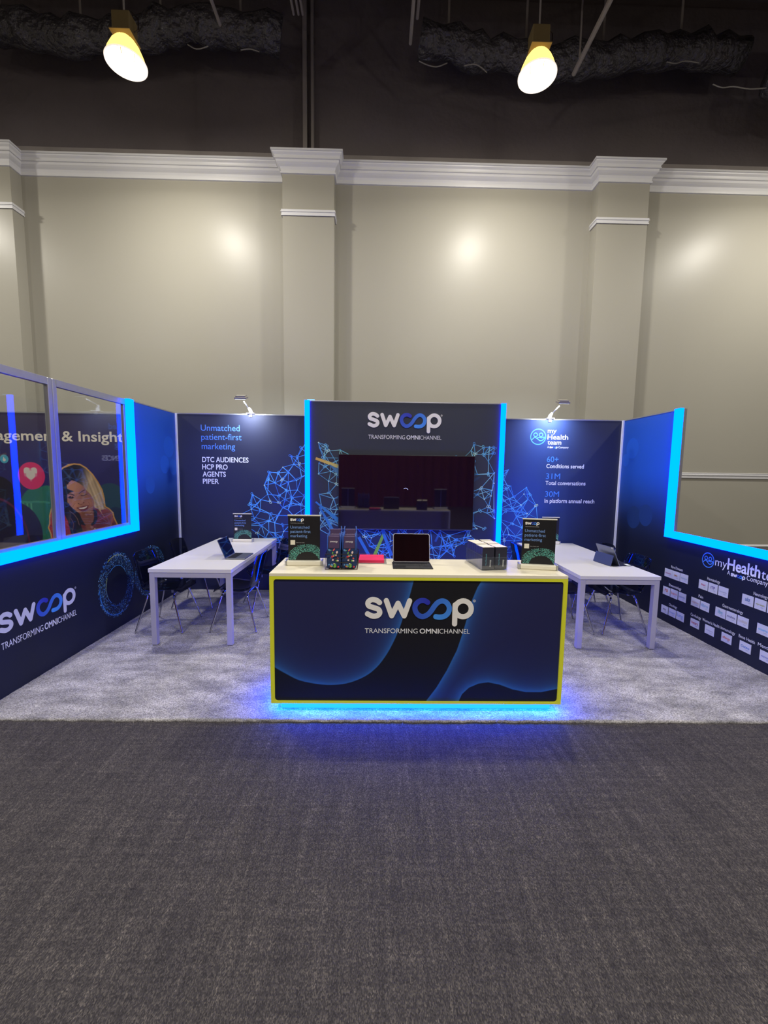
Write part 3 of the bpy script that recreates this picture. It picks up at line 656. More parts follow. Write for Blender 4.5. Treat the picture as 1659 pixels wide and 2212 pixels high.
# left window frame, glass
fr = MB()
fr.box((-3.09, Y0, 2.38), (-3.05, -2.178, 2.44)).build('top_rail', M_ALU, lw, bevel=0.002); MB().box((-3.09, -2.082, 2.38), (-3.05, -1.13, 2.44)).build('top_rail', M_ALU, lw, bevel=0.002)
for y in (-2.155, -2.105): MB().box((-3.09, y-0.0235, ZS+0.07), (-3.05, y+0.0235, 2.442)).build('window_post', M_ALU, lw, bevel=0.006)
MB().box((-3.09, -1.15, ZS+0.07), (-3.055, -1.13, 2.38)).build('window_post', M_ALU, lw, bevel=0.004)
MB().box((-3.09, Y0, ZS+0.07), (-3.055, -1.15, ZS+0.10)).build('bottom_rail', M_ALU, lw, bevel=0.003)
for a, b in ((-3.04, -2.18), (-2.08, -1.15)): MB().box((-3.076, a, ZS+0.10), (-3.070, b, 2.38)).build('glass_pane', M_GLASS, lw)
# wordmark on left wall
a = LEFT.px(0, 1367); b = LEFT.px(160, 1312)
w_ = (b[0]-a[0])/ (517/550)
m = MB(); zb = (LEFT.px(31, 1352)[1]+LEFT.px(60, 1340)[1])/2
a0 = LEFT.px(0, 1355)[0]-0.015; a1 = LEFT.px(164, 1300)[0]; z_ = LEFT.px(45, 1352)[1]
wordmark(LEFT, a0, z_, a1-a0, mb=m, white=(200, 204, 226))
q0 = LEFT.px(2, 1403); q1 = LEFT.px(167, 1329); tagline(m, LEFT, q0[0], (q0[1]+q1[1])/2, q1[0]-q0[0], rgb=(215, 218, 235), cap=0.052)
m.build('lettering', M_INK, lw, vc=True)
# dotted rings
def dotring(face, cpx, rx, rz, inner, n, seed, parent, cols, size, off=0.002, rot=0.0, arcs=True, clip=None):
    rr = random.Random(seed); c = face.px(*cpx) if cpx[0] > 10 else cpx; m = MB()
    for i in range(n):
        a = rr.uniform(0, 2*math.pi); k = inner+(1-inner)*rr.random()**0.8; p = (c[0]+rx*k*math.cos(a), c[1]+rz*k*math.sin(a))
        if clip and not clip(p): continue
        s = size*rr.uniform(0.35, 1.2)*(1.3 if k > 0.9 else 1); cc = lin(rr.choice(cols)); th = rr.uniform(0, 3)
        q = [(p[0]+s*math.cos(th+j*math.pi/2)*(1 if j % 2 else 0.6), p[1]+s*math.sin(th+j*math.pi/2)*(1 if j % 2 else 0.6)) for j in range(4)]
        m.add([face.w(x, z, off) for x, z in q], [(0, 1, 2, 3)], [cc]*4)
        if rr.random() < 0.22:
            a2 = a+rr.uniform(-.2, .2); k2 = min(1, max(inner, k+rr.uniform(-.2, .2))); p2 = (c[0]+rx*k2*math.cos(a2), c[1]+rz*k2*math.sin(a2))
            if not clip or clip(p2): cd_ = tuple(x*0.45 for x in cc[:3])+(1,); stroke(m, face, [p, p2], size*0.28, off, 0, [cd_, cd_], 4)
    if arcs:
        for a0, a1, k, c0, c1, w in ((180, 285, 0.93, (40, 110, 200), (60, 150, 230), 1.5), (40, 120, 0.90, (40, 90, 180), (210, 220, 60), 0.9), (30, 130, 0.58, (70, 150, 220), (60, 140, 220), 1.0), (150, 235, 0.60, (180, 200, 70), (70, 150, 220), 0.8), (235, 290, 0.66, (60, 140, 220), (40, 90, 160), 0.8)):
            n_ = 16; pts = [(c[0]+rx*k*math.cos(R(a0+(a1-a0)*i/n_)), c[1]+rz*k*math.sin(R(a0+(a1-a0)*i/n_))) for i in range(n_+1)]
            A, B_ = np.array(lin(c0)), np.array(lin(c1)); stroke(m, face, pts, size*w, off+0.0004, 0, [tuple(A+(B_-A)*i/n_) for i in range(n_+1)], 8)
    return m.build('dotted_ring_artwork', M_INK, parent, vc=True)
DC = [(40, 110, 190), (90, 170, 230), (150, 200, 235), (30, 80, 160)]
pA = LEFT.px(253, 1262); pB = LEFT.px(325, 1232)
dotring(LEFT, (pA[0], pA[1]), 0.30, 0.345, 0.58, 1500, 2, lw, DC, 0.0055)
dotring(LEFT, (pB[0], pB[1]), 0.33, 0.30, 0.60, 1100, 4, lw, DC, 0.0055, arcs=False, clip=lambda p: p[0] > pA[0]+0.31)
# right wall: emblem, words, cards
m = MB()
ce = RIGHT.px(1530, 1210); headmark(m, RIGHT, ce, 0.073, 0.0095, (70, 130, 235))
zb0 = RIGHT.px(1551, 1224)[1]
put_text(m, 'my', RIGHT, (1545, 1221), (1570, 1228), rgb=WH, cap=0.082, bold=-0.004)
put_text(m, 'Health', RIGHT, (1571, 1229), (1642, 1249), rgb=WH, cap=0.105, bold=0.022)
sH = RIGHT.px(1643, 1250); zc_ = sH[1]
put_text(m, 'team', RIGHT, None, None, rgb=WH, local=(sH[0]+0.006, zc_, 0.24), cap=0.09, bold=0.004)
q0 = RIGHT.px(1571, 1240); q1 = RIGHT.px(1577, 1243); put_text(m, 'A', RIGHT, None, None, rgb=WH, local=(q0[0], q0[1]-0.002, q1[0]-q0[0]), cap=0.04)
q0 = RIGHT.px(1579, 1244); q1 = RIGHT.px(1610, 1251); wordmark(RIGHT, q0[0], q0[1], q1[0]-q0[0], mb=m, reg=False, thick=34, white=WH)
q0 = RIGHT.px(1613, 1253); q1 = RIGHT.px(1659, 1264); put_text(m, 'Company', RIGHT, None, None, rgb=WH, local=(q0[0], q0[1]-0.0, q1[0]-q0[0]), cap=0.045)
GZ = 1729/270.0
def RZ(x, y): return RIGHT.px(1400+x/6.405, 1170+y/6.404)
def rtext(s, x0, y0, x1, y1, cap=0.03):
    a = RZ(x0, y0); b = RZ(x1, y1); put_text(m, s, RIGHT, None, None, rgb=(215, 218, 232), local=(a[0], (a[1]+b[1])/2, b[0]-a[0]), cap=cap, bold=0.004)
rtext('Rare Diseases', 322, 363, 480, 412); rtext('Hematology', 820, 530, 998, 580); rtext('Neurology', 1460, 735, 1659, 800)
rtext('Rheumatology', 290, 615, 460, 672); rtext('Pain', 700, 770, 762, 790); rtext('Gastroenterology', 1030, 900, 1315, 1005)
rtext('Oncology', 290, 885, 402, 928); rtext('Cardiology', 590, 1020, 733, 1080); rtext("Women's Health", 752, 1095, 990, 1195); rtext('Immunology', 1005, 1210, 1205, 1290)
rtext('Bone Health', 1255, 1322, 1478, 1415); 
a = RZ(1520, 1435); put_text(m, 'Mental Health', RIGHT, None, None, rgb=(215, 218, 232), local=(a[0], a[1], 0.26), cap=0.03, bold=0.004)
m.build('lettering', M_INK, rw, vc=True)
# each card: top-left corner and bottom-right corner spots in the close-up, word, colour
CARDS = [(238, 362, 335, 498, 'myaware', (170, 60, 110)), (338, 396, 442, 538, 'SMA', (190, 120, 60)), (448, 432, 556, 577, 'myteam', (140, 170, 200)),
 (712, 518, 830, 672, 'PNH', (190, 50, 60)), (840, 560, 965, 722, 'ITP', (60, 30, 130)), (978, 605, 1112, 773, 'hemophilia', (150, 160, 190)),
 (1312, 716, 1462, 898, 'alz', (30, 90, 160)), (1480, 772, 1640, 962, 'my team', (150, 160, 60)), (1656, 830, 1828, 1030, 'ms', (60, 60, 130)),
 (214, 608, 306, 748, 'ra', (200, 100, 50)), (315, 645, 412, 793, 'lupus', (220, 130, 70)), (424, 690, 528, 838, 'spondy', (110, 130, 190)),
 (604, 760, 720, 914, 'migraine', (200, 160, 130)), (728, 812, 850, 972, 'fibro', (110, 160, 200)),
 (940, 895, 1075, 1065, 'ibs', (90, 160, 190)), (1085, 950, 1228, 1130, 'crohns', (60, 60, 120)), (1242, 1012, 1393, 1198, 'colitis', (180, 170, 160)),
 (1518, 1120, 1685, 1320, 'eczema', (90, 170, 215)), (1697, 1190, 1870, 1392, 'psoriasis', (190, 110, 130)),
 (190, 864, 278, 1003, 'my', (60, 50, 90)), (288, 908, 386, 1053, 'breast', (130, 150, 210)), (395, 955, 500, 1108, 'lung', (120, 150, 210)),
 (594, 1050, 710, 1208, 'heart', (180, 60, 90)), (795, 1138, 918, 1308, 'menopause', (150, 150, 180)), (1024, 1244, 1160, 1424, 'allergy', (200, 90, 60)),
 (1275, 1360, 1428, 1555, 'Osteo', (70, 120, 190)), (1556, 1490, 1722, 1700, 'depression', (90, 110, 190))]
M_CARD = mat('white_card_print', (196, 200, 220), rough=0.5, noise=(12, 0.02))
for i, (x0, y0, x1, y1, wd_, rgb) in enumerate(CARDS):
    a = RZ(x0, y0); b = RZ(x1, y1); s0, s1 = a[0], b[0]; zt, zb = a[1], b[1]
    zb = zt-(zt-zb)*1.13; s1 -= 0.005; s0 += 0.004 if i and abs(x0-CARDS[i-1][2]) < 24 else 0.0; sd = s1-s0; zc = (zt+zb)/2
    ys = sorted((-s0, -s1)); o = MB().box((3.0465, ys[0], zb), (3.0485, ys[1], zt)).build('logo_card', M_CARD, rw)
    mm = MB(); wt = sd*(0.45 if len(wd_) < 4 else 0.74)
    put_text(mm, wd_, RIGHT, None, None, rgb=rgb, local=(s0+(sd-wt)/2, zc-0.008, wt), off=0.0042, bold=0.01)
    put_text(mm, 'team', RIGHT, None, None, rgb=(120, 130, 170), local=(s0+sd*0.55, zc-0.026, sd*0.24), off=0.0042)
    mm.build('card_lettering', M_INK, o, vc=True)

# ---- neighbour's printed wall seen through the glass
nb = empty('neighbour_wall', label='purple printed wall of the neighbouring stand seen through the glass with a smiling woman', cat='wall panel')
MB().box((-9.3, 0.0, 0), (-3.14, 0.08, 2.42)).build('panel', M_PIN, nb)
MB().box((-9.3, -0.006, 2.412), (-3.14, 0.084, 2.425)).build('top_trim', M_ALU, nb)
def pdist(X, Y, poly):
    ins = np.zeros(X.shape, bool); D = np.full(X.shape, 1e9); n = len(poly)
    for i in range(n):
        x1, y1 = poly[i]; x2, y2 = poly[(i+1) % n]
        if y1 != y2: ins ^= ((y1 > Y) != (y2 > Y)) & (X < (x2-x1)*(Y-y1)/(y2-y1)+x1)
        dx, dy = x2-x1, y2-y1; t = np.clip(((X-x1)*dx+(Y-y1)*dy)/(dx*dx+dy*dy+1e-9), 0, 1); D = np.minimum(D, np.hypot(X-x1-t*dx, Y-y1-t*dy))
    return np.where(ins, D, -D)
def ldist(X, Y, pts):
    D = np.full(X.shape, 1e9)
    for (x1, y1), (x2, y2) in zip(pts[:-1], pts[1:]):
        dx, dy = x2-x1, y2-y1; t = np.clip(((X-x1)*dx+(Y-y1)*dy)/(dx*dx+dy*dy+1e-9), 0, 1); D = np.minimum(D, np.hypot(X-x1-t*dx, Y-y1-t*dy))
    return D
def nb_art(S, Z):
    # artwork coordinates: fixed linear map of the sheet (metres -> drawing units)
    o = BACK.px(90, 990); ex = BACK.px(270, 990); ez = BACK.px(90, 1190)
    X = (S-o[0])/(ex[0]-o[0])*1659; Y = (o[1]-Z)/(o[1]-ez[1])*1843
    c = mixc((62, 54, 82), (38, 32, 98), sstep(-900, 300, Y))
    def over(mask, col):
        nonlocal c
        col = np.array(col, float); mk = np.clip(mask, 0, 1)[..., None]; c = c*(1-mk)+col*mk
    def soft(d, w=5): return sstep(-w, w, d)
    wav = 14*np.sin(X/70.0)+9*np.sin(X/31.0+Y/50)
    over(soft(1-np.hypot((X-60)/330, (Y-1150)/620), .02), (38, 120, 92))
    over(soft(1-np.hypot((X+120)/420, (Y-1150)/600), .02), (36, 112, 90))
    g = soft(1-np.hypot((X-1330)/430, (Y-1030)/560), .02); over(g, (32, 72, 88)); over(g*soft(Y-960+wav, 12), (24, 50, 84))
    for xx in (-500, -430, -350, -270): over(soft(16-np.abs(X-xx), 6)*soft(150-np.abs(Y-1000), 10), (84, 160, 120))
    over(soft(20-np.abs(Y-860-wav*.4), 8)*soft(330-np.abs(X+230), 10), (62, 140, 112))
    # dark seat and figure at the left
    over(soft(1-np.hypot((X+640)/560, (Y-1500)/640), .02), (30, 26, 64)); over(soft(1-np.hypot((X+900)/420, (Y-1000)/640), .02), (22, 14, 30))
    over(soft(14-np.abs(np.hypot((X+1000)/640, (Y-1700)/900)-1)*500, 8), (92, 30, 60))
    over(soft(Y-1680, 8)*soft(-300-X, 30), (110, 100, 110))
    # icons
    over(soft(1-np.hypot((X+225)/268, (Y-345)/268), .02), (224, 42, 104))
    hx, hy = (X+240)/150, -(Y-330)/150; over(soft(0.0-((hx**2+hy**2-0.55)**3-hx**2*hy**3*1.4), 0.02)*(np.abs(hx) < 1.3), (224, 214, 200))
    over(soft(1-np.hypot((X+742)/84, (Y-22)/84), .03), (74, 170, 196)); over(soft(30-np.hypot(X+742, Y-40), 5)+soft(11-np.hypot((X+752), (Y-5)*.5), 4), (220, 220, 210))
    BODY = [(225, 760), (220, 600), (235, 420), (270, 310), (330, 235), (400, 170), (500, 120), (520, 105), (640, 88), (760, 97), (880, 165), (1000, 290), (1100, 440), (1180, 600), (1212, 760), (1222, 925), (1300, 970), (1375, 1050), (1392, 1150), (1462, 1310), (1462, 1345), (1425, 1400), (1430, 1720), (80, 1720), (75, 1500), (30, 1370), (62, 1290), (75, 1120), (130, 950), (260, 912)]
    d = pdist(X, Y, BODY); ins = soft(d, 4); inner = soft(d-26, 5)
    over(ins, (222, 166, 86))
    shirt = mixc((196, 60, 44), (128, 48, 66), sstep(300, 900, X)); shirt = shirt+(sstep(1000, 1350, X)*(1-sstep(1100, 1350, Y)))[..., None]*np.array((40, 40, 20))
    fold = (0.5+0.5*np.sin(X/46.0+Y/33.0+2*np.sin(Y/90.0)))[..., None]*np.array((26, 10, 10)); over(inner*soft(Y-880, 10), (0, 0, 0)); mk = (inner*soft(Y-880, 10))[..., None]; c = c*(1-mk)+(shirt-fold)*mk
    over(inner*soft(9-ldist(X, Y, [(80, 1340), (200, 1330), (345, 1370)]), 8), (120, 30, 30)); over(inner*soft(9-ldist(X, Y, [(100, 1490), (350, 1480)]), 8), (140, 36, 30)); over(inner*soft(7-ldist(X, Y, [(1290, 1350), (1330, 1250), (1350, 1150)]), 10), (190, 110, 90))
    over(inner*soft(pdist(X, Y, [(700, 1070), (960, 1000), (1000, 1200), (930, 1300), (850, 1440), (780, 1320), (720, 1200)]), 10), (134, 78, 68))
    COLR = [(970, 985), (1042, 1020), (1045, 1190), (1000, 1280), (925, 1322), (902, 1290), (955, 1240), (980, 1150)]; over(inner*soft(pdist(X, Y, COLR), 5), (34, 34, 60))
    over(inner*soft(pdist(X, Y, [(465, 860), (600, 1000), (690, 1090), (730, 1200), (800, 1320), (700, 1300), (760, 1540), (500, 1540), (440, 1200)]), 8), (26, 24, 46))
    # hair
    HAIR = [(260, 900), (240, 600), (280, 330), (420, 190), (640, 110), (780, 125), (900, 200), (1020, 340), (1110, 480), (1170, 640), (1190, 800), (1205, 950), (1235, 985), (1120, 1000), (1130, 1060), (1060, 980), (1000, 960), (980, 900), (900, 700), (470, 500), (460, 900), (520, 1100), (480, 1300), (330, 1000)]
    t = sstep(-0.1, 1.0, (X-620)/480+(Y-420)/1500); strand = 0.5+0.25*np.sin((X-0.28*Y)/11.0+1.5*np.sin(Y/190.0))+0.25*np.sin((X-0.36*Y)/23.0+2); hair = mixc((22, 20, 26), (226, 196, 156), np.clip(t*1.25, 0, 1))
    hair = hair-(strand*t)[..., None]*np.array((60, 56, 50)); hair = hair+((1-sstep(300, 420, X))*sstep(400, 800, Y))[..., None]*np.array((60, 14, 14))
    mk = (inner*soft(pdist(X, Y, HAIR), 5))[..., None]; c = c*(1-mk)+hair*mk
    # face
    FACE = [(468, 600), (482, 520), (520, 455), (572, 422), (640, 440), (720, 480), (800, 540), (860, 620), (935, 700), (985, 790), (997, 880), (965, 985), (905, 1070), (835, 1122), (760, 1110), (650, 1050), (560, 980), (498, 915), (465, 810)]
    fd = pdist(X, Y, FACE); fm = inner*soft(fd, 5); skin = mixc((188, 128, 100), (150, 96, 76), sstep(560, 980, X+0.2*(Y-700))); skin = skin+(np.exp(-((X-560)**2+(Y-560)**2)/2e4))[..., None]*np.array((14, 12, 8))+(np.exp(-((X-600)**2+(Y-900)**2)/9e3))[..., None]*np.array((34, 24, 16))+(np.exp(-((X-905)**2+(Y-870)**2)/9e3))[..., None]*np.array((30, 22, 16))
    skin = skin-(np.exp(-((X-770)**2+(Y-1070)**2)/6e3))[..., None]*np.array((30, 30, 24)); mk = fm[..., None]; c = c*(1-mk)+skin*mk
    over(fm*soft(pdist(X, Y, [(600, 640), (470, 590), (480, 470), (500, 440), (475, 430), (440, 700)]), 6), (22, 18, 24))
    over(fm*soft(9-ldist(X, Y, [(472, 692), (530, 694), (600, 716)]), 5), (34, 20, 24)); over(fm*soft(6-ldist(X, Y, [(702, 682), (760, 640), (826, 606)]), 5), (70, 44, 40))
    over(fm*soft(pdist(X, Y, [(472, 760), (520, 735), (575, 745), (600, 762), (560, 785), (500, 782)]), 5)*0.9, (28, 16, 22)); over(fm*soft(10-np.hypot((X-545), (Y-750)*1.6), 5), (170, 130, 120))
    over(fm*soft(20-np.hypot((X-800)*.45, (Y-695)), 8)*.7, (186, 146, 112)); over(fm*soft(5-ldist(X, Y, [(738, 722), (790, 722), (868, 688)]), 4), (56, 34, 34))
    over(fm*soft(34-np.hypot((X-735)*.62, (Y-850)), 22)*.5, (196, 136, 108)); over(fm*soft(8-np.hypot((X-680)*.6, Y-880), 6), (90, 46, 42)); over(fm*soft(7-np.hypot((X-785)*.6, Y-858), 6), (96, 50, 44)); over(fm*soft(4-ldist(X, Y, [(676, 892), (735, 898), (795, 868)]), 4)*.6, (110, 60, 52))
    over(fm*soft(pdist(X, Y, [(628, 966), (700, 950), (760, 935), (815, 925), (885, 910), (862, 975), (815, 1030), (745, 1040), (690, 1005)]), 4), (118, 44, 52))
    over(fm*soft(pdist(X, Y, [(668, 968), (740, 962), (800, 945), (856, 928), (835, 962), (780, 986), (705, 990)]), 4), (232, 222, 214)); over(fm*soft(5-ldist(X, Y, [(560, 950), (590, 900), (610, 880)]), 6)*.5, (120, 70, 60)); over(fm*soft(5-ldist(X, Y, [(905, 930), (900, 880), (880, 850)]), 6)*.5, (110, 66, 56))
    over(inner*soft(5-ldist(X, Y, [(490, 1030), (580, 1100), (640, 1190), (670, 1310)]), 4), (150, 110, 100)); over(inner*soft(5-ldist(X, Y, [(510, 1180), (560, 1290), (530, 1420)]), 4), (130, 90, 80)); over(inner*soft(4-ldist(X, Y, [(1110, 1000), (1140, 1080), (1190, 1150)]), 4), (200, 160, 120)); over(inner*soft(16-np.hypot(X-980, Y-1385), 4), (220, 210, 190))
    over(soft(pdist(X, Y, [(160, 1520), (230, 1508), (700, 1560), (660, 1640), (240, 1650), (190, 1590)]), 5), (196, 188, 172))
    return c*np.array((0.92, 0.92, 0.92))
x0 = BACK.px(-40, 1000)[0]
painted(BACK, x0, -3.14, 0.3, 2.412, 400, 430, nb_art, 'printed_picture', nb)
painted(BACK, -9.3, x0, 0.0, 2.412, 8, 12, lambda S, Z: mixc((62, 54, 82), (38, 32, 98), sstep(2.4, 1.2, Z) if False else 1-sstep(1.2, 2.4, Z)), 'printed_skin', nb)
m = MB()
put_text(m, 'Engagement', BACK, (-62, 948.5), (127, 953.0), rgb=(222, 214, 196), cap=0.135, bold=0.016); m.build('lettering', M_INK, nb, vc=True); m = MB(); put_text(m, '& Insights', BACK, (134, 952), (281, 955.5), rgb=(222, 214, 196), cap=0.135, bold=0.016)
m.build('lettering', M_INK, nb, vc=True)

# ================================================================== COUNTER
ct = empty('reception_counter', (0, 0, 0), label='white counter with lime front frame and blue lit base at the carpet edge', cat='counter')
CX0, CX1, CY0, CY1, CZ = -1.045, 0.995, -2.97, -2.47, 1.013; CB = 0.085
MB().box((CX0, CY0, CZ-0.022), (CX1, CY1, CZ)).build('worktop', M_CWHITE, ct, bevel=0.002)
b_ = MB(); b_.box((CX0, CY0+0.03, CB), (CX0+0.025, CY1, CZ-0.022)); b_.box((CX1-0.025, CY0+0.03, CB), (CX1, CY1, CZ-0.022)); b_.box((CX0+.025, CY0+0.03, CB), (CX1-.025, CY1, CB+0.025)); b_.box((CX0+.025, CY0+0.03, CB+.025), (CX1-.025, CY0+0.05, CZ-0.022)); b_.build('body', M_WHITE, ct)
fw = 0.027
f_ = MB(); f_.box((CX0, CY0, CB), (CX0+fw, CY0+0.03, CZ-0.022)); f_.box((CX1-fw, CY0, CB), (CX1, CY0+0.03, CZ-0.022)); f_.box((CX0+fw, CY0, CZ-0.022-fw*0.75), (CX1-fw, CY0+0.03, CZ-0.022)); f_.box((CX0+fw, CY0, CB), (CX1-fw, CY0+0.03, CB+fw*0.6)); f_.build('front_frame', M_LIME, ct)
def tex_counter(S, Z):
    # front artwork in close-up units (x 52..1583, y 85..765)
    X = 52+(S-CX0)/(CX1-CX0)*(1565-52); Y = 765-(Z-CB)/(CZ-CB)*(765-85)
    c = mixc((17, 17, 24), (14, 20, 44), sstep(380, 760, Y))
    BL = [(-300, -400), (780, -400), (786, 90), (765, 180), (745, 250), (720, 340), (690, 420), (650, 500), (600, 570), (540, 620), (460, 655), (380, 668), (300, 665), (200, 645), (130, 610), (70, 575), (-300, 300)]
    BR = [(1140, -400), (1140, 90), (1105, 150), (1080, 215), (1062, 290), (1040, 380), (1010, 480), (960, 590), (910, 680), (860, 750), (820, 900), (1010, 900), (1030, 750), (1045, 715), (1080, 680), (1130, 657), (1180, 650), (1240, 662), (1310, 688), (1380, 702), (1460, 702), (1540, 685), (2000, 640), (2000, -400)]
    BL = [tuple(q) for q in catmull(BL[2:-1], 4)]+[(-300, 300), (-300, -400), (780, -400)]; 
    for poly in (BL, BR):
        d = pdist(X, Y, poly); ins = sstep(-2, 2, d); g = np.exp(-np.clip(d, 0, None)/26.0)*0.75+np.exp(-np.clip(d, 0, None)/110.0)*0.35
        inn = mixc((31, 33, 76), (46, 110, 190), np.clip(g, 0, 1)*0.85)
        c = c*(1-ins[..., None])+inn*ins[..., None]
    return c
CF = Face(1, CY0+0.012, -1)
MB().box((CX0+fw-0.001, CY0+0.012, CB+fw*.5), (CX1-fw+0.001, CY0+0.03, CZ-0.022-fw*.7)).build('front_panel', M_DARK, ct)
painted(CF, CX0+fw, CX1-fw, CB+fw*.6, CZ-0.022-fw*.75, 560, 260, tex_counter, 'front_artwork', ct)
a = FRONT.px(788, 1337); b = FRONT.px(1020, 1338); m = MB()
F2 = Face(1, CY0, -1); wordmark(F2, a[0], (a[1]+b[1])/2, b[0]-a[0]+0.012, off=-0.0095, depth=0.004, parent=ct, thick=26)
c0 = FRONT.px(787, 1369); c1 = FRONT.px(1017, 1370); tagline(m, F2, c0[0], (c0[1]+c1[1])/2, c1[0]-c0[0]+0.003, off=-0.009, cap=0.034); m.build('lettering', M_INK, ct, vc=True)
MB().box((-0.985, -2.905, 0.014), (0.945, -2.52, CB)).build('plinth', M_PLINTH, ct)
fl = MB(); rf = 0.022; ix0, ix1, iz0, iz1 = CX0+fw, CX1-fw, CB+fw*.6, CZ-0.022-fw*.75
for cx_, cz_, sx, sz in ((ix0, iz0, 1, 1), (ix1, iz0, -1, 1), (ix1, iz1, -1, -1), (ix0, iz1, 1, -1)):
    fl = MB()
    arc = [(cx_+sx*rf*(1-math.cos(R(90*k/6))), cz_+sz*rf*(1-math.sin(R(90*k/6)))) for k in range(7)]
    for y_ in (CY0+0.002,): fl.add([(cx_, y_, cz_)]+[(x, y_, z) for x, z in arc], [(0, k, k+1) for k in range(1, 7)])
    fl.add([(x, y, z) for x, z in arc for y in (CY0+0.002, CY0+0.012)], [(2*k, 2*k+1, 2*k+3, 2*k+2) for k in range(6)]); fl.build('frame_corner', M_LIME, ct)
st = MB(); st.box((CX0+0.03, -2.957, CB-0.006), (CX1-0.03, -2.940, CB-0.0005)); st.box((CX0+0.012, -2.955, CB-0.006), (CX0+0.03, -2.5, CB-0.0005)); st.box((CX1-0.03, -2.955, CB-0.006), (CX1-0.012, -2.5, CB-0.0005)); st.build('light_strip', M_LEDB, ct)

# ================================================================== TABLES
def table(x0, x1, y0, y1, z, label):
    t = empty('meeting_table', ((x0+x1)/2, (y0+y1)/2, 0), label=label, cat='table', group='white meeting tables'); cx, cy = (x0+x1)/2, (y0+y1)/2; w, d = (x1-x0)/2, (y1-y0)/2
    MB().box((-w, -d, z-0.036), (w, d, z)).build('tabletop', M_WHITE, t, bevel=0.002)
    i = 0.006
    fr = MB(); fr.box((-w+i+.05, -d+i, z-0.084), (w-i-.05, -d+i+0.03, z-0.038)); fr.box((-w+i+.05, d-i-0.03, z-0.084), (w-i-.05, d-i, z-0.038)); fr.box((-w+i, -d+i+.05, z-0.084), (-w+i+.03, d-i-.05, z-0.038)); fr.box((w-i-.03, -d+i+.05, z-0.084), (w-i, d-i-.05, z-0.038)); fr.build('apron', M_LEGM, t)
    for sx in (-1, 1):
        for sy in (-1, 1):
            xa, ya = sx*(w-i), sy*(d-i); MB().box((min(xa, xa-sx*.05), min(ya, ya-sy*.05), 0.016), (max(xa, xa-sx*.05), max(ya, ya-sy*.05), z-0.038)).build('leg', M_LEGM, t, bevel=0.002)
    return t
LTZ, RTZ = 0.762, 0.74
table(-2.47, -1.69, -1.87, -0.08, LTZ, 'long white table on the left with an open laptop')
table(1.63, 2.41, -1.89, -0.08, RTZ, 'long white table on the right with a propped tablet')

# ================================================================== CHAIRS (smoked clear shells on chrome legs), facing +x
def chair():
    t = empty('acrylic_chair', cat='chair')
    # side profile (x, z) from front lip to back top; half width per station
    pr = catmull([(0.215, 0.425), (0.19, 0.448), (0.10, 0.450), (0.0, 0.435), (-0.09, 0.432), (-0.155, 0.448), (-0.195, 0.50), (-0.215, 0.58), (-0.235, 0.68), (-0.262, 0.78), (-0.285, 0.835)], 4)
    nS = len(pr); ws = np.interp(np.linspace(0, 1, nS), [0, .1, .35, .55, .7, .85, .95, 1], [.185, .215, .225, .205, .215, .215, .195, .15]); nU = 13
    vs = []; fs = []
    for i, (x, z) in enumerate(pr):
        k = i/(nS-1)
        for j in range(nU):
            u = -1+2*j/(nU-1); e = abs(u)**3
            vs.append((x+(0.03*e if k > 0.55 else 0), u*ws[i], z+(0.022*e if 0.08 < k < 0.6 else 0.004*e)-(0.02*e if k > 0.96 else 0)))
    for i in range(nS-1):
        for j in range(nU-1): fs.append((i*nU+j, i*nU+j+1, (i+1)*nU+j+1, (i+1)*nU+j))
    sh = MB().add(vs, fs).build('shell', M_SHELL, t, smooth=True); s = sh.modifiers.new('solid', 'SOLIDIFY'); s.thickness = 0.006
    # chrome: a U bar per side pair, four legs
    for sx in (-1, 1):
        MB().tube([(0.13*sx, -0.155, 0.395), (0.13*sx, -0.12, 0.415), (0.13*sx, 0.12, 0.415), (0.13*sx, 0.155, 0.395)], 0.0095, 10).build('crossbar', M_CHROME, t, smooth=True)
        for sy in (-1, 1):
            MB().tube([(0.13*sx, 0.155*sy, 0.395), (0.137*sx, 0.168*sy, 0.375), (0.145*sx, 0.177*sy, 0.34), (0.235*sx, 0.235*sy, 0.03), (0.24*sx, 0.238*sy, 0.015)], [0.0095]*3+[0.0085, 0.0085], 10).build('leg', M_CHROME, t, smooth=True)
            MB().tube([(0.09*sx, 0.10*sy, 0.405), (0.09*sx, 0.10*sy, 0.432)], 0.013, 10).build('rubber_spacer', mat('clear_grey_rubber', (150, 155, 170), rough=0.3, noise=(9, 0.03)), t)
    return t
ch = chair()
CH = [(-2.55, -1.34, 0, 'smoked clear chair at the near left side of the left table, against the wall'),
      (-2.55, -0.60, 0.05, 'smoked clear chair at the far left side of the left table, against the wall'),
      (-1.80, -1.31, math.pi, 'smoked clear chair at the near right side of the left table, next to the counter'),
      (-1.68, -0.66, math.pi+0.5, 'smoked clear chair turned askew at the far right side of the left table'),
      (2.32, -1.30, math.pi, 'smoked clear chair at the near side of the right table, by the card wall'),
      (2.34, -0.62, math.pi-0.1, 'smoked clear chair at the far side of the right table, by the corner'),
      (1.75, -1.30, 0, 'smoked clear chair under the near left side of the right table, behind the counter'),
      (1.68, -0.60, 0.1, 'smoked clear chair under the far left side of the right table, by the blue strip')]
for i, (x, y, a, l) in enumerate(CH):
    t = ch if i == 0 else copy_tree(ch); t.location = (x, y, 0); t.rotation_euler = (0, 0, a); t['label'] = l; t['group'] = 'smoked clear chairs at the tables'

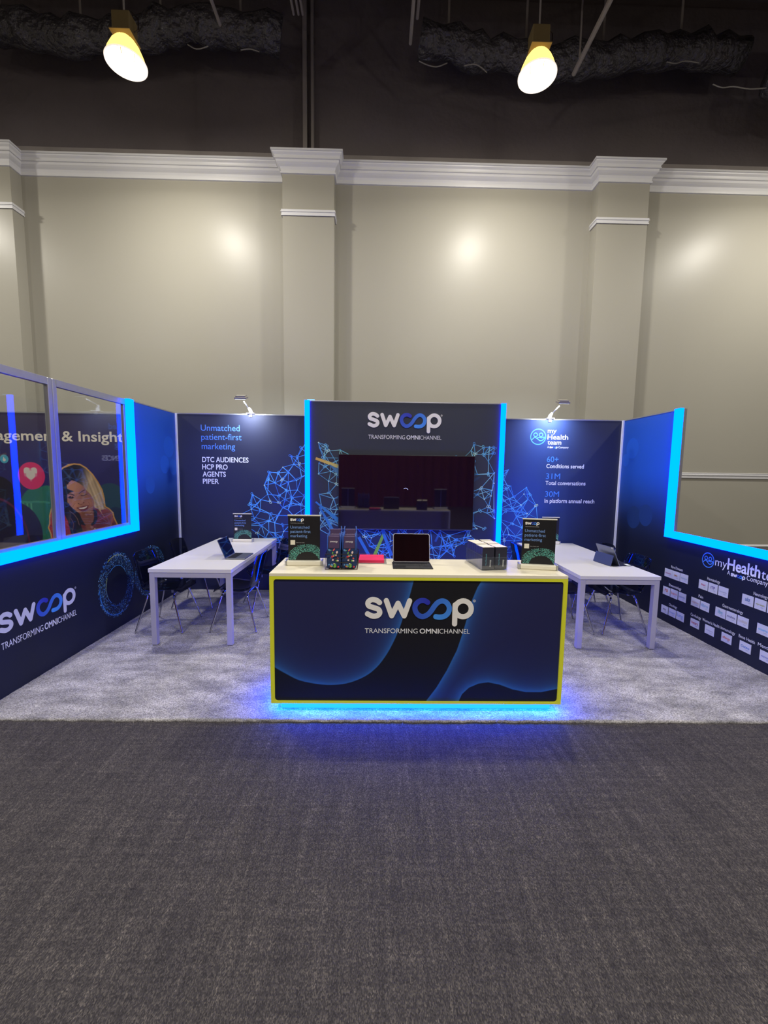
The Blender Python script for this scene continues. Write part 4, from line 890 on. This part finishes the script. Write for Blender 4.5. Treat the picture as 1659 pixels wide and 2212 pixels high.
# ================================================================== TABLE-TOP BANNERS
def banner(lab, x, y, z, rz=0.0):
    t = empty('table_banner', (x, y, z), rz, lab, 'banner', 'small pull-up banners')
    MB().box((-0.125, -0.035, 0), (0.125, 0.035, 0.036)).build('base', M_SIGNW, t, bevel=0.008)
    for s in (-1, 1): MB().box((s*0.125, -0.037, 0.0), (s*0.137, 0.037, 0.04)).build('end_cap', M_ALU, t, bevel=0.004)
    MB().box((-0.116, -0.0035, 0.036), (0.116, -0.001, 0.365)).build('sheet', M_DARK, t)
    MB().box((-0.12, -0.007, 0.362), (0.12, 0.004, 0.371)).build('top_bar', M_SIGNW, t, bevel=0.002)
    MB().tube([(0, 0.012, 0.03), (0, 0.012, 0.365)], 0.004, 6).build('pole', M_ALU, t)
    f = Face(1, -0.0035, -1); m = MB()
    wordmark(f, -0.10, 0.325, 0.098, mb=m, reg=False, thick=34, off=0.0006)
    put_text(m, 'TRANSFORMING OMNICHANNEL', f, None, None, rgb=(210, 210, 210), local=(-0.10, 0.308, 0.098), off=0.0006, cap=0.0035)
    BLc = (120, 158, 220)
    put_text(m, 'Unmatched', f, None, None, rgb=BLc, local=(-0.10, 0.270, 0.138), off=0.0006, bold=0.002); put_text(m, 'patient-first', f, None, None, rgb=BLc, local=(-0.10, 0.238, 0.147), off=0.0006, bold=0.002); put_text(m, 'marketing', f, None, None, rgb=BLc, local=(-0.10, 0.206, 0.122), off=0.0006, bold=0.002)
    m.col((232, 226, 205)); m.add([f.w(a, b, 0.0006) for a, b in ((-0.10, 0.150), (-0.066, 0.150), (-0.066, 0.184), (-0.10, 0.184))], [(0, 1, 2, 3)])
    put_text(m, 'Scan to learn more', f, None, None, rgb=(190, 190, 190), local=(-0.058, 0.164, 0.06), off=0.0006, cap=0.006)
    m.build('lettering', M_INK, t, vc=True)
    # dotted arch
    rr = random.Random(5); m = MB()
    for i in range(1500):
        a = R(rr.uniform(8, 175)); k = 0.58+0.42*rr.random(); px_ = 0.022+0.165*k*math.cos(a)*0.92; pz = 0.022+0.135*k*math.sin(a)
        if abs(px_) > 0.113 or pz < 0.04: continue
        s = 0.0018*rr.uniform(.6, 1.4); cc = lin(rr.choice([(60, 150, 140), (110, 200, 180), (40, 110, 110), (150, 220, 200)])); th = rr.uniform(0, 3)
        m.add([f.w(px_+s*math.cos(th+j*1.571), pz+s*math.sin(th+j*1.571), 0.0006) for j in range(4)], [(0, 1, 2, 3)], [cc]*4)
    m.build('dotted_arch', M_INK, t, vc=True)
    return t
q = P(656, 1222, 2, CZ); b0 = banner('small black pull-up banner at the left end of the counter', q[0], q[1]+0.03, CZ, 0.02)
def bcopy(lab, x, y, z, rz):
    t = copy_tree(b0); t.location = (x, y, z); t.rotation_euler = (0, 0, rz); t['label'] = lab; return t
q = P(1164, 1231, 2, CZ); bcopy('small black pull-up banner at the right end of the counter', q[0], q[1]+0.03, CZ, -0.18)
q = P(523, 1171, 2, LTZ); bcopy('small black pull-up banner at the far end of the left table', q[0], q[1]+0.03, LTZ, 0.0)
q = P(1190, 1172, 2, RTZ); bcopy('small black pull-up banner at the far end of the right table, mostly hidden', P(1190, 1120, 1, -0.13)[0], -0.13, RTZ, -0.03)

# ================================================================== COUNTER ITEMS
# basket of socks
q = P(737, 1231, 2, CZ); bx, by = q[0], q[1]
bk = empty('wire_basket', (bx, by, CZ), 0.0, 'dark wire basket full of patterned socks, next to the left banner', 'basket')
W_, D_, H_ = 0.113, 0.19, 0.112
m = MB()
for z in (0.004, H_): m.tube([(-W_, 0, z), (W_, 0, z), (W_, D_, z), (-W_, D_, z), (-W_, 0, z), (W_, 0, z)], 0.0022 if z < H_ else 0.003, 6)
for k in range(9): x = -W_+2*W_*k/8; m.tube([(x, 0, H_*0.32 if 0 < k < 8 else H_), (x, 0, 0.004), (x, D_, 0.004), (x, D_, H_)], 0.0013, 5)
for k in range(6): y = D_*k/5; m.tube([(-W_, y, H_), (-W_, y, 0.004), (W_, y, 0.004), (W_, y, H_)], 0.0013, 5)
m.build('wire_frame', M_WIRE, bk)
hp = [(x, -0.004, z) for x, z in ring((0.01, 0.07), 0.055, 24, 0, 360, 0.018)]; hp = [(max(-0.055, min(0.055, x)) if False else x, y, z) for x, y, z in hp]; MB().tube(hp, 0.003, 6).build('handle_loop', M_WIRE, bk)
M_SOCK = mat('navy_sock_knit', (22, 46, 88), rough=0.9, noise=(60, 0.4)); M_BAND = mat('plum_card_band', (76, 58, 92), rough=0.45, noise=(6, 0.12))
def sock():
    t = empty('sock_pair', cat='socks')
    w, dd, h = 0.048, 0.02, 0.19
    body = MB(); prof = [(-w, 0), (-w*1.08, .05), (-w, .12), (-w*.92, h), (w*.92, h), (w, .12), (w*1.08, .05), (w, 0)]
    n = len(prof); body.add([(x, -dd, z) for x, z in prof]+[(x, dd, z) for x, z in prof], [tuple(range(n))[::-1], tuple(range(n, 2*n))]+[(k, (k+1) % n, (k+1) % n+n, k+n) for k in range(n)])
    body.build('folded_sock', M_SOCK, t, bevel=0.008)
    MB().box((-w*.80, -dd-0.003, 0.142), (w*.80, dd+0.002, 0.228)).build('card_band', M_BAND, t, bevel=0.003)
    f = Face(1, -dd-0.003, -1); m = MB(); put_text(m, 'swoop', f, None, None, rgb=(220, 215, 215), local=(-0.026, 0.185, 0.052), off=0.0008, bold=0.02)
    rr = random.Random(3); f2 = Face(1, -dd, -1)
    for i in range(24):
        x, z = rr.uniform(-.040, .040), rr.uniform(0.008, 0.132); a = rr.uniform(0, 3.1); r1, r2 = rr.choice(((.012, .0045), (.010, .007), (.007, .006))); cc = lin(rr.choice([(226, 96, 96), (236, 130, 100), (110, 170, 70), (90, 140, 190), (230, 200, 190), (214, 60, 80)]))
        pts = [(x+r1*math.cos(u)*math.cos(a)-r2*math.sin(u)*math.sin(a), z+r1*math.cos(u)*math.sin(a)+r2*math.sin(u)*math.cos(a)) for u in np.linspace(0, 2*math.pi, 9)[:-1]]
        m.add([f2.w(px_, pz, 0.0012+0.00008*i) for px_, pz in pts], [tuple(range(8))], [cc]*8)
    m.build('knitted_motifs', M_INK, t, vc=True)
    for s in (-1, 1):
        MB().tube([(s*w*.93, -.012, 0.13), (s*w*.93, -.012, 0.225), (s*w*.84, -.005, 0.25)], 0.0042, 6).build('plastic_hook', M_BLUEP, t)
    return t
sk = sock(); k = 0
for row in range(3):
    for c_ in (-1, 1):
        t = sk if k == 0 else copy_tree(sk); k += 1
        t.location = (bx+c_*0.054+0.004*(row % 2), by+0.034+row*0.056, CZ+0.006+(0.0, 0.004, 0.034)[row]); t.rotation_euler = (R(-4), 0, R(c_*1.5))
        t['label'] = 'navy patterned sock pair with plum band, %s, %s column of the basket' % (('front row', 'middle row', 'rearmost row')[row], 'left' if c_ < 0 else 'right'); t['group'] = 'sock pairs in the wire basket'
# pink cards in acrylic tray
q0 = P(772, 1217, 2, CZ); q1 = P(833, 1217, 2, CZ); px0, px1, py = q0[0]+0.01, q1[0]-0.012, q0[1]
tr = empty('acrylic_tray', (px0, py, CZ), 0, 'clear acrylic tray holding pink cards on the counter', 'tray'); wt = px1-px0
m = MB(); m.box((-.006, -.02, 0), (wt+.02, .235, .003)); m.box((-.006, .232, .003), (wt+.02, .235, .03)); m.box((-.006, -.02, .003), (wt+.02, -.017, .012)); m.build('tray_shell', M_ACRYL, tr)
for i in range(5):
    t = empty('pink_card', (px0, py, CZ+0.004+0.0042*i), 0, 'hot pink card, %s of the pile in the clear tray' % ('bottom', 'second from the bottom', 'middle', 'second from the top', 'topmost')[i], 'card', 'pink cards in the tray')
    MB().box((0.002*(i % 2), 0.0+0.002*i, 0), (wt, 0.21+0.002*(i % 3), 0.0038)).build('folded_card', M_PINK, t)
# tablet with keyboard, facing the room behind the counter... screen toward the viewer
q0 = P(849, 1229, 2, CZ); q1 = P(936, 1230, 2, CZ); kx0, kx1, ky = q0[0], q1[0], q0[1]
tb = empty('tablet_computer', ((kx0+kx1)/2, ky, CZ), 0, 'black tablet standing on its keyboard in the middle of the counter', 'tablet'); w = (kx1-kx0)/2
MB().box((-w, 0, 0.001), (w, 0.20, 0.007)).build('keyboard_base', M_DARK, tb, bevel=0.002)
for r_ in range(5):
    for c_ in range(13):
        if r_ == 0 and 3 < c_ < 9: continue
        kw = 2*w*0.92/13; x = -w*0.92+c_*kw; y = 0.075+r_*0.0175; MB().box((x+.001, y, .007), (x+kw-.0015, y+.0145, .0088)).build('key', M_KEYS, tb)
MB().box((-w*.36, 0.075, .007), (w*.34, .0895, .0088)).build('key', M_KEYS, tb)
MB().box((-0.05, 0.008, .007), (0.05, 0.066, .0078)).build('trackpad', M_KEYS, tb)
sc = empty('screen_unit', (0, 0, 0)); 
def slab(name, w0, w1, h, th, y, z, tilt, m_, parent, bev):
    o = MB().box((w0, -th/2, 0), (w1, th/2, h)).build(name, m_, parent, bevel=bev, seg=3); o.location = (0, y, z); o.rotation_euler = (R(tilt), 0, 0); return o
bpy.data.objects.remove(sc)
for nm_, a_, z0_, z1_, y0_, y1_, mm_2, rr_ in (('tablet_body', w*.965, 0, 0.214, -0.0035, 0.0035, M_ALU, 0.016), ('tablet_screen', w*.935, 0.0045, 0.2095, -0.0048, -0.0030, M_SCREEN, 0.013)):
    o = MB().rplate(-a_, a_, z0_, z1_, y0_, y1_, rr_).build(nm_, mm_2, tb); o.location = (0, 0.165, 0.016); o.rotation_euler = (R(-14), 0, 0)
slab('folio_back', -w*.95, w*.95, 0.20, 0.004, 0.175, 0.012, -14, M_DARK, tb, 0)
# acrylic bin with boxed card decks
q0 = P(1041, 1232, 2, CZ); q1 = P(1095, 1232, 2, CZ); q2 = P(1012, 1200, 2, CZ)
ax, ay = (q0[0]+q1[0])/2, q0[1]; aw = (q1[0]-q0[0])/2+0.006; al = 0.33; AR = 0.13
bn = empty('acrylic_bin', (ax, ay, CZ), AR, 'clear acrylic bin packed with two columns of dark card boxes', 'bin')
m = MB()
m.box((-aw, 0, 0), (aw, al, .003)); m.box((-aw, 0, .003), (aw, .003, .095)); m.box((-aw, al-.003, .003), (aw, al, .12)); m.box((-aw, .003, .003), (-aw+.003, al-.003, .11)); m.box((aw-.003, .003, .003), (aw, al-.003, .11))
m.build('bin_shell', M_ACRYL, bn)
MB().box((-aw-.006, -.006, .092), (aw+.006, 0.0, .098)).box((aw, 0.0, .105), (aw+.012, al, .110)).box((-aw-.006, 0, .105), (-aw, al, .110)).build('rim', M_ACRYL, bn)
M_DECK = mat('dark_deck_side', (44, 44, 58), rough=0.4, noise=(9, 0.1)); M_DTOP = mat('cream_deck_top', (232, 220, 190), rough=0.5, noise=(40, 0.06))
def deck():
    t = empty('card_box', cat='box'); hw = aw/2-.005
    MB().box((-hw, 0, 0), (hw, .044, .160)).build('carton', M_DECK, t, bevel=0.001)
    MB().box((-hw+.001, .001, .160), (hw-.001, .043, .1615)).build('carton_lid', M_DTOP, t)
    f = Face(1, 0, -1); m = MB()
    co, fs = text_mesh('The PlayBook', 0.0); x0, x1 = co[:, 0].min(), co[:, 0].max(); kk = 0.085/(x1-x0)
    m.col((110, 190, 200)); m.add([f.w(-0.012-y*kk*0.9, 0.03+(x-x0)*kk, 0.0012) for x, y, _ in co], fs); m.build('lettering', M_INK, t, vc=True); m = MB()
    co, fs = text_mesh('swoop', 0.03); kk = 0.05/(co[:, 0].max()); m.col((230, 225, 215)); m.add([f.w(0.02-y*kk, 0.02+x*kk, 0.0012) for x, y, _ in co], fs)
    m.build('lettering', M_INK, t, vc=True); return t
dk = deck(); k = 0
for r_ in range(7):
    for c_ in (-1, 1):
        t = dk if k == 0 else copy_tree(dk); k += 1
        lx, ly = c_*aw/2, 0.006+r_*0.0458; ca, sa = math.cos(AR), math.sin(AR)
        t.location = (ax+lx*ca-ly*sa, ay+lx*sa+ly*ca, CZ+0.004+random.uniform(0, .004)); t.rotation_euler = (0, 0, AR+random.uniform(-.004, .004))
        t['label'] = 'dark card box with cream lid, %s from the front, %s column of the clear bin' % (('first', 'second', 'third', 'fourth', 'fifth', 'sixth', 'seventh')[r_], 'left' if c_ < 0 else 'right'); t['group'] = 'card boxes in the clear bin'

# ---- laptop on left table
lp = empty('laptop', (-1.905, -1.29, LTZ), R(90), 'open laptop seen from the side on the left table', 'laptop')   # local: hinge at y=0, front toward -y
hw = 0.148
MB().box((-hw, -0.208, 0.001), (hw, 0, 0.013)).build('base', M_SPACE, lp, bevel=0.003)
for r_ in range(5):
    for c_ in range(12):
        kw = 2*hw*0.86/12; x = -hw*.86+c_*kw; y = -0.10+r_*0.0165; MB().box((x+.001, y, .013), (x+kw-.0015, y+.0145, .0142)).build('key', M_DARK, lp)
MB().box((-0.055, -0.195, .013), (0.055, -0.115, .0136)).build('trackpad', M_SPACE, lp)
o = MB().box((-hw, -0.003, 0), (hw, 0.003, 0.205)).build('lid', M_SPACE, lp, bevel=0.002); o.location = (0, 0.0, 0.012); o.rotation_euler = (R(-22), 0, 0)
o = MB().box((-hw+.004, -0.0042, 0.006), (hw-.004, -0.0031, 0.201)).build('screen', M_SCREEN, lp); o.location = (0, 0.0, 0.012); o.rotation_euler = (R(-22), 0, 0)
# ---- tablet on right table (back toward viewer, screen toward the wall side)
q = P(1315, 1220, 2, RTZ)
t2 = empty('tablet_computer', (2.20, -1.34, RTZ), R(98), 'grey tablet propped on a folio with its back to the left, on the right table', 'tablet')
hw = 0.14
MB().box((-hw, -0.20, 0.001), (hw, 0.045, 0.007)).build('keyboard_base', M_DARK, t2, bevel=0.002)
o = MB().box((-hw, -0.004, 0), (hw, 0.004, 0.212)).build('tablet_body', M_SPACE, t2, bevel=0.003); o.location = (0, -0.03, 0.008); o.rotation_euler = (R(-24), 0, 0)
o = MB().box((-hw+.004, -0.0055, 0.006), (hw-.004, -0.0042, 0.206)).build('tablet_screen', M_SCREEN, t2); o.location = (0, -0.03, 0.008); o.rotation_euler = (R(-24), 0, 0)
o = MB().box((-hw, -0.002, 0), (hw, 0.002, 0.115)).build('folio_flap', mat('slate_blue_folio', (52, 62, 96), rough=0.6, noise=(20, 0.1)), t2); o.location = (0, 0.075, 0.004); o.rotation_euler = (R(14), 0, 0)
o = MB().lathe([(0, 0), (0.009, 0), (0.009, 0.003), (0, 0.003)], 16).build('camera_lens', M_SIGNW, t2); o.location = (-hw+.022, 0.054, 0.192); o.rotation_euler = (R(-114), 0, 0)
tag(MB().box((2.335, -1.47, RTZ+.0085), (2.375, -1.40, RTZ+.0105)).build('paper_note', mat('pale_note_paper', (210, 214, 190), rough=0.7, noise=(9, .03))), 'small pale paper note lying on the corner of the folio on the right table', 'note')

# ================================================================== CLAMP LIGHTS ON BACK WALL
M_LWHITE = mat('white_arm_plastic', (235, 238, 242), rough=0.3, noise=(10, 0.02)); M_HEAD = mat('grey_lamp_housing', (150, 146, 136), rough=0.35, metal=0.3, noise=(10, 0.05)); M_LENS = emat('lit_lens', (0.75, 0.85, 1.0, 1), 7.0)
def clamp(px_base, px_head, side, lab):
    b = P(*px_base, 1, -0.02); h = P(*px_head, 1, -0.30)
    t = empty('clamp_light', (b[0], 0.03, 2.446), 0, lab, 'spotlight', 'clamp lights on the back wall'); dx = h[0]-b[0]; hz = h[2]-2.446; hy = -0.33
    MB().box((-0.055, -0.065, 0.0), (0.055, 0.03, 0.012)).build('clamp_base', M_LWHITE, t, bevel=0.004)
    MB().box((-0.02, -0.045, -0.04), (0.02, -0.04, 0.0)).build('clamp_tongue', M_LWHITE, t)
    MB().tube([(0, 0, 0.012), (side*0.012, -0.01, 0.05), (side*0.03, -0.03, 0.085)], [0.024, 0.023, 0.014], 12).build('joint_body', M_LWHITE, t, smooth=True)
    MB().tube([(side*0.03, -0.03, 0.08), (dx*0.75, hy*0.75, hz-0.035)], 0.007, 8).build('arm', M_LWHITE, t, smooth=True)
    hd = empty('lamp_head', (dx, hy, hz)); hd.parent = t; hd.rotation_euler = (R(18), 0, 0)
    MB().box((-0.075, -0.05, -0.012), (0.075, 0.05, 0.012)).build('housing', M_HEAD, hd, bevel=0.003)
    MB().box((-0.06, -0.04, 0.012), (0.06, 0.04, 0.03)).build('heat_sink', M_HEAD, hd, bevel=0.002)
    MB().box((-0.066, -0.042, -0.0135), (0.066, 0.042, -0.0122)).build('lens', M_LENS, hd)
    ld = bpy.data.lights.new('clamp_lamp', 'AREA'); ld.shape = 'RECTANGLE'; ld.size = 0.12; ld.size_y = 0.08; ld.energy = CLAMP_POWER; ld.color = (0.80, 0.88, 1.0); ld.spread = R(120)
    lo = bpy.data.objects.new('clamp_lamp', ld); COL.objects.link(lo); lo.location = (b[0]+dx*0.9, 0.03+hy, 2.446+hz-0.03)
    dirv = Vector((b[0]+0.02*side, 0.0, 2.32))-Vector(lo.location); lo.rotation_euler = dirv.to_track_quat('-Z', 'Y').to_euler()
clamp((541, 893), (521, 859), -1, 'white armed clamp light above the marketing words on the left back panel')
clamp((1189, 903), (1216, 869), 1, 'white armed clamp light above the round emblem on the right back panel')
